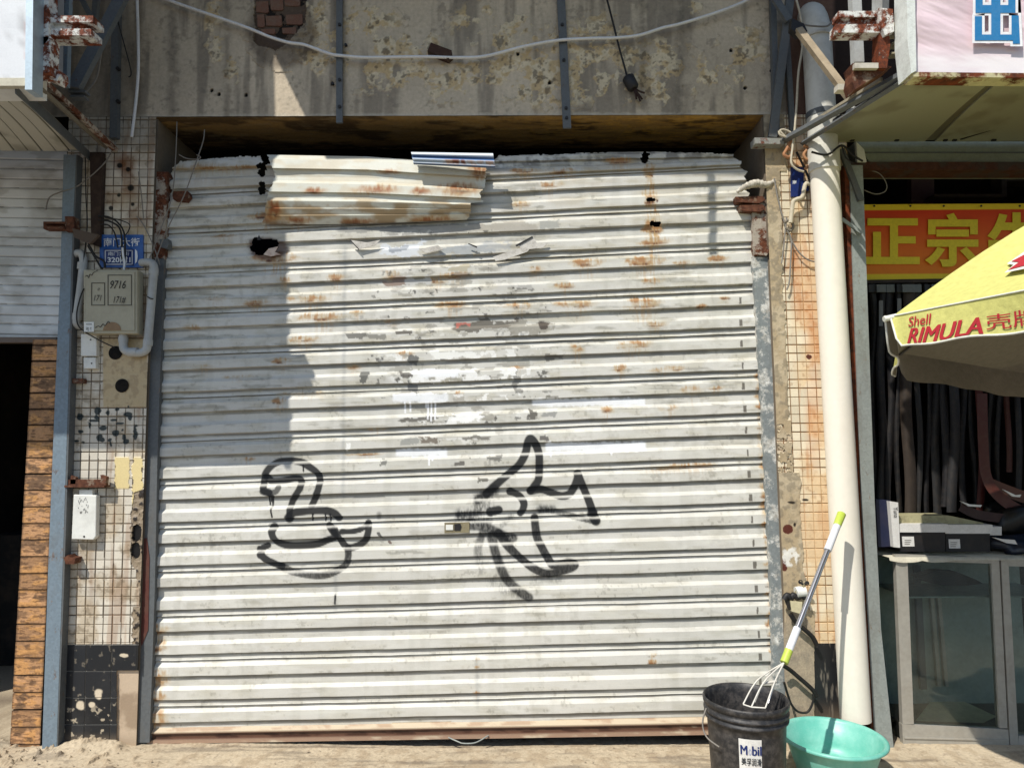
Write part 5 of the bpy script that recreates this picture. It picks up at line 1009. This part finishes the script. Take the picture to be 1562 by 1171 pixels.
o.add(vs,[[i*3+j,i*3+3+j,i*3+4+j,i*3+1+j] for i in range(n-1) for j in range(2)],True); o=o.build('paper_liner',mat('newsprint',(196,190,172),.8,dscale=25,damt=.3,bs=.5)); tag(o,'pale paper liner covering the cabinet top with its edge hanging over','paper')
# ---------------------------------------------------------------- umbrella
t=thing('market_umbrella','large yellow market umbrella with red lettering on its valance at the right edge','umbrella',(2.53,-1.25,0))
Cx,Cy,Cz=0,0,0
c1=P(1362,482,-1.1); d0=2.6; ph=R(-8); Rr=1.1; ctr=Vector((c1.x+Rr*math.cos(ph),c1.y+Rr*math.sin(ph),0)); t.location=(ctr.x,ctr.y,0); LOC[t.name]=Vector((ctr.x,ctr.y,0))
def zrim(x): return c1.z-.11*(x-c1.x)
vt=[]
for k in range(8):
    a=math.pi+ph+k*math.pi/4; x=ctr.x+Rr*math.cos(a); y=ctr.y+Rr*math.sin(a); vt.append(Vector((x,y,zrim(x))))
apex=Vector((ctr.x,ctr.y,zrim(ctr.x)+.72))
def um_mat(name,c,c2):
    g=G(name); n=g.n; out=[x for x in n if x.type=='OUTPUT_MATERIAL'][0]; df=n.new('ShaderNodeBsdfDiffuse'); tl=n.new('ShaderNodeBsdfTranslucent'); geo=n.new('ShaderNodeNewGeometry')
    mx=g.mix(lc(c),lc(c2),geo.outputs['Backfacing']); no=g.ramp(g.noise(40,5,.6),[(.3,(.82,)*3),(.7,(1,1,1))]); mm=g.mix(mx,no,1.0,'MULTIPLY'); g.l(mm,df.inputs['Color']); tl.inputs['Color'].default_value=(.22,.2,.10,1)
    b_=n.new('ShaderNodeBump'); b_.inputs['Strength'].default_value=.5; b_.inputs['Distance'].default_value=.02; g.l(g.noise(9,6,.6),b_.inputs['Height']); g.l(b_.outputs['Normal'],df.inputs['Normal'])
    ms=n.new('ShaderNodeMixShader'); ms.inputs[0].default_value=.1; g.l(df.outputs[0],ms.inputs[1]); g.l(tl.outputs[0],ms.inputs[2]); g.l(ms.outputs[0],out.inputs['Surface']); return g.m
M_um=um_mat('yellow_canvas',(212,209,128),(150,142,126))
def gore(k,u,v):
    """u along the edge 0..1, v from rim 0 to apex 1"""
    a,b=vt[k],vt[(k+1)%8]; e=a.lerp(b,u); p=e.lerp(apex,v); sag=-.085*math.sin(math.pi*v)*math.sin(math.pi*u); bulge=.07*math.sin(math.pi*v); return p+Vector((0,0,sag+bulge))
n=10
m=MB()
for k in range(8):
    vs=[gore(k,i/n,j/n) for j in range(n+1) for i in range(n+1)]; fs=[[j*(n+1)+i,j*(n+1)+i+1,(j+1)*(n+1)+i+1,(j+1)*(n+1)+i] for j in range(n) for i in range(n)]
    m.add(vs,fs,True)
m.build('canopy',M_um,t)
def val(k,u,v,out=.0):
    a,b=vt[k],vt[(k+1)%8]; e=a.lerp(b,u); w_=min(u,1-u); hgt=.125*min(1,(w_/.06))**.5 if w_<.06 else .125
    nrm=((a+b)/2-Vector((ctr.x,ctr.y,a.z))); nrm.z=0; nrm.normalize(); return e+nrm*(.018*math.sin(math.pi*u*2.3)*v+out+.01*v)+Vector((0,0,-v*hgt+.004*math.sin(u*20)*v))
for k in range(8):
    nu=30; vs=[val(k,i/nu,j/5) for j in range(6) for i in range(nu+1)]; fs=[[j*(nu+1)+i+1,j*(nu+1)+i,(j+1)*(nu+1)+i,(j+1)*(nu+1)+i+1] for j in range(5) for i in range(nu)]
    vp=MB().add(vs,fs,True).build('valance',M_um,t)
M_red=mat('red_canvas_ink',(176,36,48),.8,bs=0,damt=.1); M_cw=mat('white_piping',(232,232,220),.7,bs=0)
def textval(k,s,u0,v0,u1,v1,**kw):
    mb=strokes_text(s,[Vector((0,0,0)),Vector((1,0,0)),Vector((1,-1,0)),Vector((0,-1,0))],**kw)
    mb.v=[val(k,u0+(u1-u0)*p.x,v0+(v1-v0)*(-p.y),.004+max(0,p.z)) for p in mb.v]; return mb
kf=1 if vt[1].y<vt[0].y else 7
flip=(kf==7)
def tv(s,u0,v0,u1,v1,**kw):
    return textval(0,s,u0,v0,u1,v1,**kw)
m=tv('Shell',.10,.14,.215,.44,dup=.015); m.build('lettering',M_red,t); m=tv('RIMULA',.105,.50,.45,.96,dup=.035,shear=.2); m.build('lettering',M_red,t); m=tv('壳牌',.465,.46,.66,.86,dup=.01); m.build('lettering',M_red,t)
for k in (0,7):
    q=[val(k,i/30,1.0,.002) for i in range(31)]; MB().tube(q,.004,6).build('piping',M_cw,t); q=[val(k,i/30,0.0,.002) for i in range(31)]; MB().tube(q,.003,6).build('piping',M_cw,t)
MB().tube([vt[0]+Vector((.02,0,0)),vt[0]+Vector((-.035,0,-.012))],.011,8).build('rib_tip',M_cw,t)
M_rib=mat('rib_steel',(110,108,104),.4,.6)
for k in range(8): MB().tube([vt[k]+Vector((0,0,-.012)),vt[k].lerp(apex,.5)+Vector((0,0,.05)),apex+Vector((0,0,-.02))],.006,6).build('rib',M_rib,t)
MB().tube([Vector((ctr.x,ctr.y,.04)),apex],.022,12).build('pole',M_rib,t); MB().lathe([(.0,0),(.24,0),(.24,.03),(.08,.06),(.03,.10),(.0,.1)],(ctr.x,ctr.y,0),32).build('base',mat('concrete_base',(130,126,120),.9),t)
# pecten-like red zigzag on the front gore
def on_gore(px,py):
    a,b,c=vt[0],vt[1],apex; nn=(b-a).cross(c-a); d=Vector(ray(px,py).tolist()); o=Vector((0,CY,CZ)); tt_=(a-o).dot(nn)/d.dot(nn); return o+d*tt_+(-d.normalized())*.055
flat([(1532,416),(1546,404),(1536,402),(1562,384),(1600,376),(1600,412),(1562,410)],0,'emblem_outline',M_cw,t,on_gore)
flat([(1536,413),(1553,401),(1541,400),(1564,388),(1598,380),(1598,408),(1566,405)],0,'emblem',M_red,t,lambda x,y:on_gore(x,y)+Vector((0,-.004,.002)))
# ---------------------------------------------------------------- bucket, basin, mop
q=PG(1137,1062,.43); bc_=(q.x,q.y,0.0)
t=thing('bucket','large black plastic pail with a torn white label, standing before the shutter','bucket',bc_)
pf=[(a_*.93,b_) for a_,b_ in [(.0,.012),(.150,.012),(.156,.0),(.160,.004),(.176,.31),(.178,.345),(.190,.350),(.191,.358),(.183,.362),(.183,.372),(.192,.376),(.193,.384),(.185,.388),(.185,.402),(.194,.408),(.196,.424),(.192,.432),(.186,.430),(.184,.40),(.178,.36),(.168,.20),(.155,.03),(.0,.025)]]
M_pail=mat('scuffed_black_plastic',(42,42,44),.5,dscale=34,damt=.42,dirt=(120,114,108),vary=.3,spec=.45)
MB().lathe(pf,bc_,64).build('pail',M_pail,t)
m=MB(); ang=math.radians(190)
L0=Vector((bc_[0]-.182,bc_[1]-.0,.375)); qq=smoothpts([(L0.x+.004,L0.y-.02,.39),(L0.x-.014,L0.y-.03,.35),(L0.x-.016,L0.y-.035,.31),(L0.x-.004,L0.y-.06,.28),(L0.x+.03,L0.y-.11,.265)],6); m.tube(qq,.0035,6); m.build('wire_handle',M_gwire,t)
def bq(a0,a1,z0,z1,n=12,dr=.0015):
    vs=[];
    for j in range(5):
        z=z0+(z1-z0)*j/4; r=np.interp(z,[0,.31],[.1488,.1637])+dr
        for i in range(n+1): a=a0+(a1-a0)*i/n; vs.append((bc_[0]+r*math.cos(a),bc_[1]+r*math.sin(a),z))
    return vs,[[j*(n+1)+i,j*(n+1)+i+1,(j+1)*(n+1)+i+1,(j+1)*(n+1)+i] for j in range(4) for i in range(n)]
# label centre: towards the camera
ac=math.atan2(CY-bc_[1],0-bc_[0]); a0=ac-.42+.30; a1=ac+.22+.30-.02
aL=ac+.10; AW=.56; A0=aL-.30; A1=A0+AW
vs,fs=bq(A0,A1,.06,.315); lb=MB().add(vs,fs,True).build('paper_label',mat('worn_white_label',(222,220,214),.7,dscale=30,damt=.35),t)
def tb(s,u0,v0,u1,v1,m_,**kw):
    mb=strokes_text(s,[Vector((0,0,0)),Vector((1,0,0)),Vector((1,-1,0)),Vector((0,-1,0))],**kw); out=[]
    for p in mb.v:
        uu=u0+(u1-u0)*p.x; vv=v0+(v1-v0)*(-p.y); a=A0+AW*uu; z=.315-.25*vv; r=np.interp(z,[0,.31],[.1488,.1637])+.003+max(0,p.z); out.append(Vector((bc_[0]+r*math.cos(a),bc_[1]+r*math.sin(a),z)))
    mb.v=out; return mb.build('label_print',m_,lb)
tb('M',.08,.10,.36,.25,M_platedk,dup=.03); tb('o',.42,.15,.54,.25,mat('faded_blue_ink',(170,176,200),.7,bs=0)); tb('bil',.58,.10,.97,.25,M_platedk,dup=.03); tb('美孚润滑',.10,.30,.97,.42,M_ink,dup=.01)
m=MB()
for (v_,u0,u1,h) in ((.55,.15,.6,.012),(.62,.15,.55,.012),(.80,.1,.95,.07)):
    vs,fs=bq(A0+AW*u0,A0+AW*u1,.315-.25*(v_+h),.315-.25*v_,10,.0028); m.add(vs,fs)
m.build('label_bars',M_ink,lb)
q=PG(1270,1124,.16); bn_=(q.x,q.y,0.0)
t=thing('basin','turquoise plastic wash basin right of the black bucket','basin',bn_)
g=G('turquoise_plastic'); n_=g.noise(10,6,.7); k=g.ramp(n_,[(.4,lc((100,178,162))),(.7,lc((134,196,182)))]); k=g.mix(k,lc((170,200,188)),g.ramp(g.noise(60,6,.75,stretch=(1,1,6)),[(.58,(0,0,0)),(.66,(.5,)*3)])); k=g.mix(k,lc((128,120,100)),g.ramp(g.noise(14,8,.8),[(.6,(0,0,0)),(.72,(.5,)*3)])); g.l(k,g.b.inputs['Base Color']); g.b.inputs['Roughness'].default_value=.4; g.b.inputs['Subsurface Weight'].default_value=0
MB().lathe([(a_*.95,b_) for a_,b_ in [(.0,.008),(.15,.008),(.165,.0),(.172,.004),(.178,.03),(.182,.034),(.205,.10),(.222,.148),(.236,.156),(.243,.160),(.246,.153),(.250,.156),(.249,.165),(.240,.170),(.230,.166),(.222,.156),(.210,.125),(.206,.122),(.190,.060),(.175,.022),(.15,.014),(.0,.014)]],bn_,72).build('bowl',g.m,t)
t=thing('mop_pole','telescopic mop pole with lime caps and bare wire head standing in the black bucket','mop',tuple(P(1165,1060,-.62)))
A=P(1284,783,-.26); B=P(1196,1010,-.60)
def at(s): return A.lerp(B,s)
M_lime=mat('lime_plastic',(186,204,84),.4,bs=0,damt=.1); M_sl=mat('white_sleeve',(224,226,230),.4,damt=.1,bs=0); M_st=mat('brushed_steel',(190,190,194),.22,.9,damt=.1,bs=0,vary=.05)
MB().tube([at(0),at(.002),at(.09)],[.019,.0205,.0185],16).build('end_cap',M_lime,t); MB().tube([at(.09),at(.27)],.0175,16).build('grip',M_sl,t)
MB().tube([at(.27),at(.80)],.0125,16).build('shaft',M_st,t); MB().tube([at(.79),at(.93)],[.0165,.0165],16).build('lower_sleeve',M_sl,t); MB().tube([at(.925),at(1.0)],.0175,16).build('collar',M_lime,t)
M_wh=mat('white_coated_wire',(214,210,200),.4,damt=.3,bs=0)
dn=(B-A).normalized(); base=B; tip=B+dn*.20
for i,(dx,dy) in enumerate([(-.075,-.02),(-.045,.03),(-.02,-.03),(.01,.02),(-.10,.01)]):
    e=tip+Vector((dx,dy,.0)); q=smoothpts([tuple(base),tuple(base.lerp(e,.5)+Vector((dx*.25,dy*.3,.012))),tuple(e)],6); MB().tube(q,.0034,6).build('wire_arm',M_wh if i!=3 else M_st,t)
e=[tip+Vector((dx,dy,-.002)) for dx,dy in [(-.10,.01),(-.075,-.02),(-.02,-.03)]]; MB().tube(e,.0034,6).build('wire_arm',M_wh,t)
MB().tube([base.lerp(tip,.5)+Vector((-.06,0,0)),base.lerp(tip,.45)+Vector((.0,0,0))],.006,8).build('cross_wire',M_wh,t)
# ---------------------------------------------------------------- light
w=bpy.data.worlds.new('World'); scene.world=w; w.use_nodes=True; nt=w.node_tree; bg=nt.nodes['Background']
sky=nt.nodes.new('ShaderNodeTexSky'); sky.sky_type='NISHITA'; sky.sun_disc=False
to=-SUN.normalized(); el=math.asin(to.z); az=math.atan2(to.x,to.y)
sky.sun_elevation=el; sky.sun_rotation=az; sky.air_density=1.0; sky.dust_density=.6
nt.links.new(sky.outputs['Color'],bg.inputs['Color']); bg.inputs['Strength'].default_value=.13
sd=bpy.data.lights.new('sun','SUN'); sd.energy=5.0; sd.angle=R(.5); sd.color=(1,.955,.87)
so=bpy.data.objects.new('sun',sd); COL.objects.link(so); so.rotation_euler=SUN.normalized().to_track_quat('-Z','Y').to_euler()
scene.view_settings.view_transform='Standard'; scene.view_settings.look='None'; scene.view_settings.exposure=0; scene.view_settings.gamma=1
scene.render.engine='CYCLES'; scene.cycles.max_bounces=6
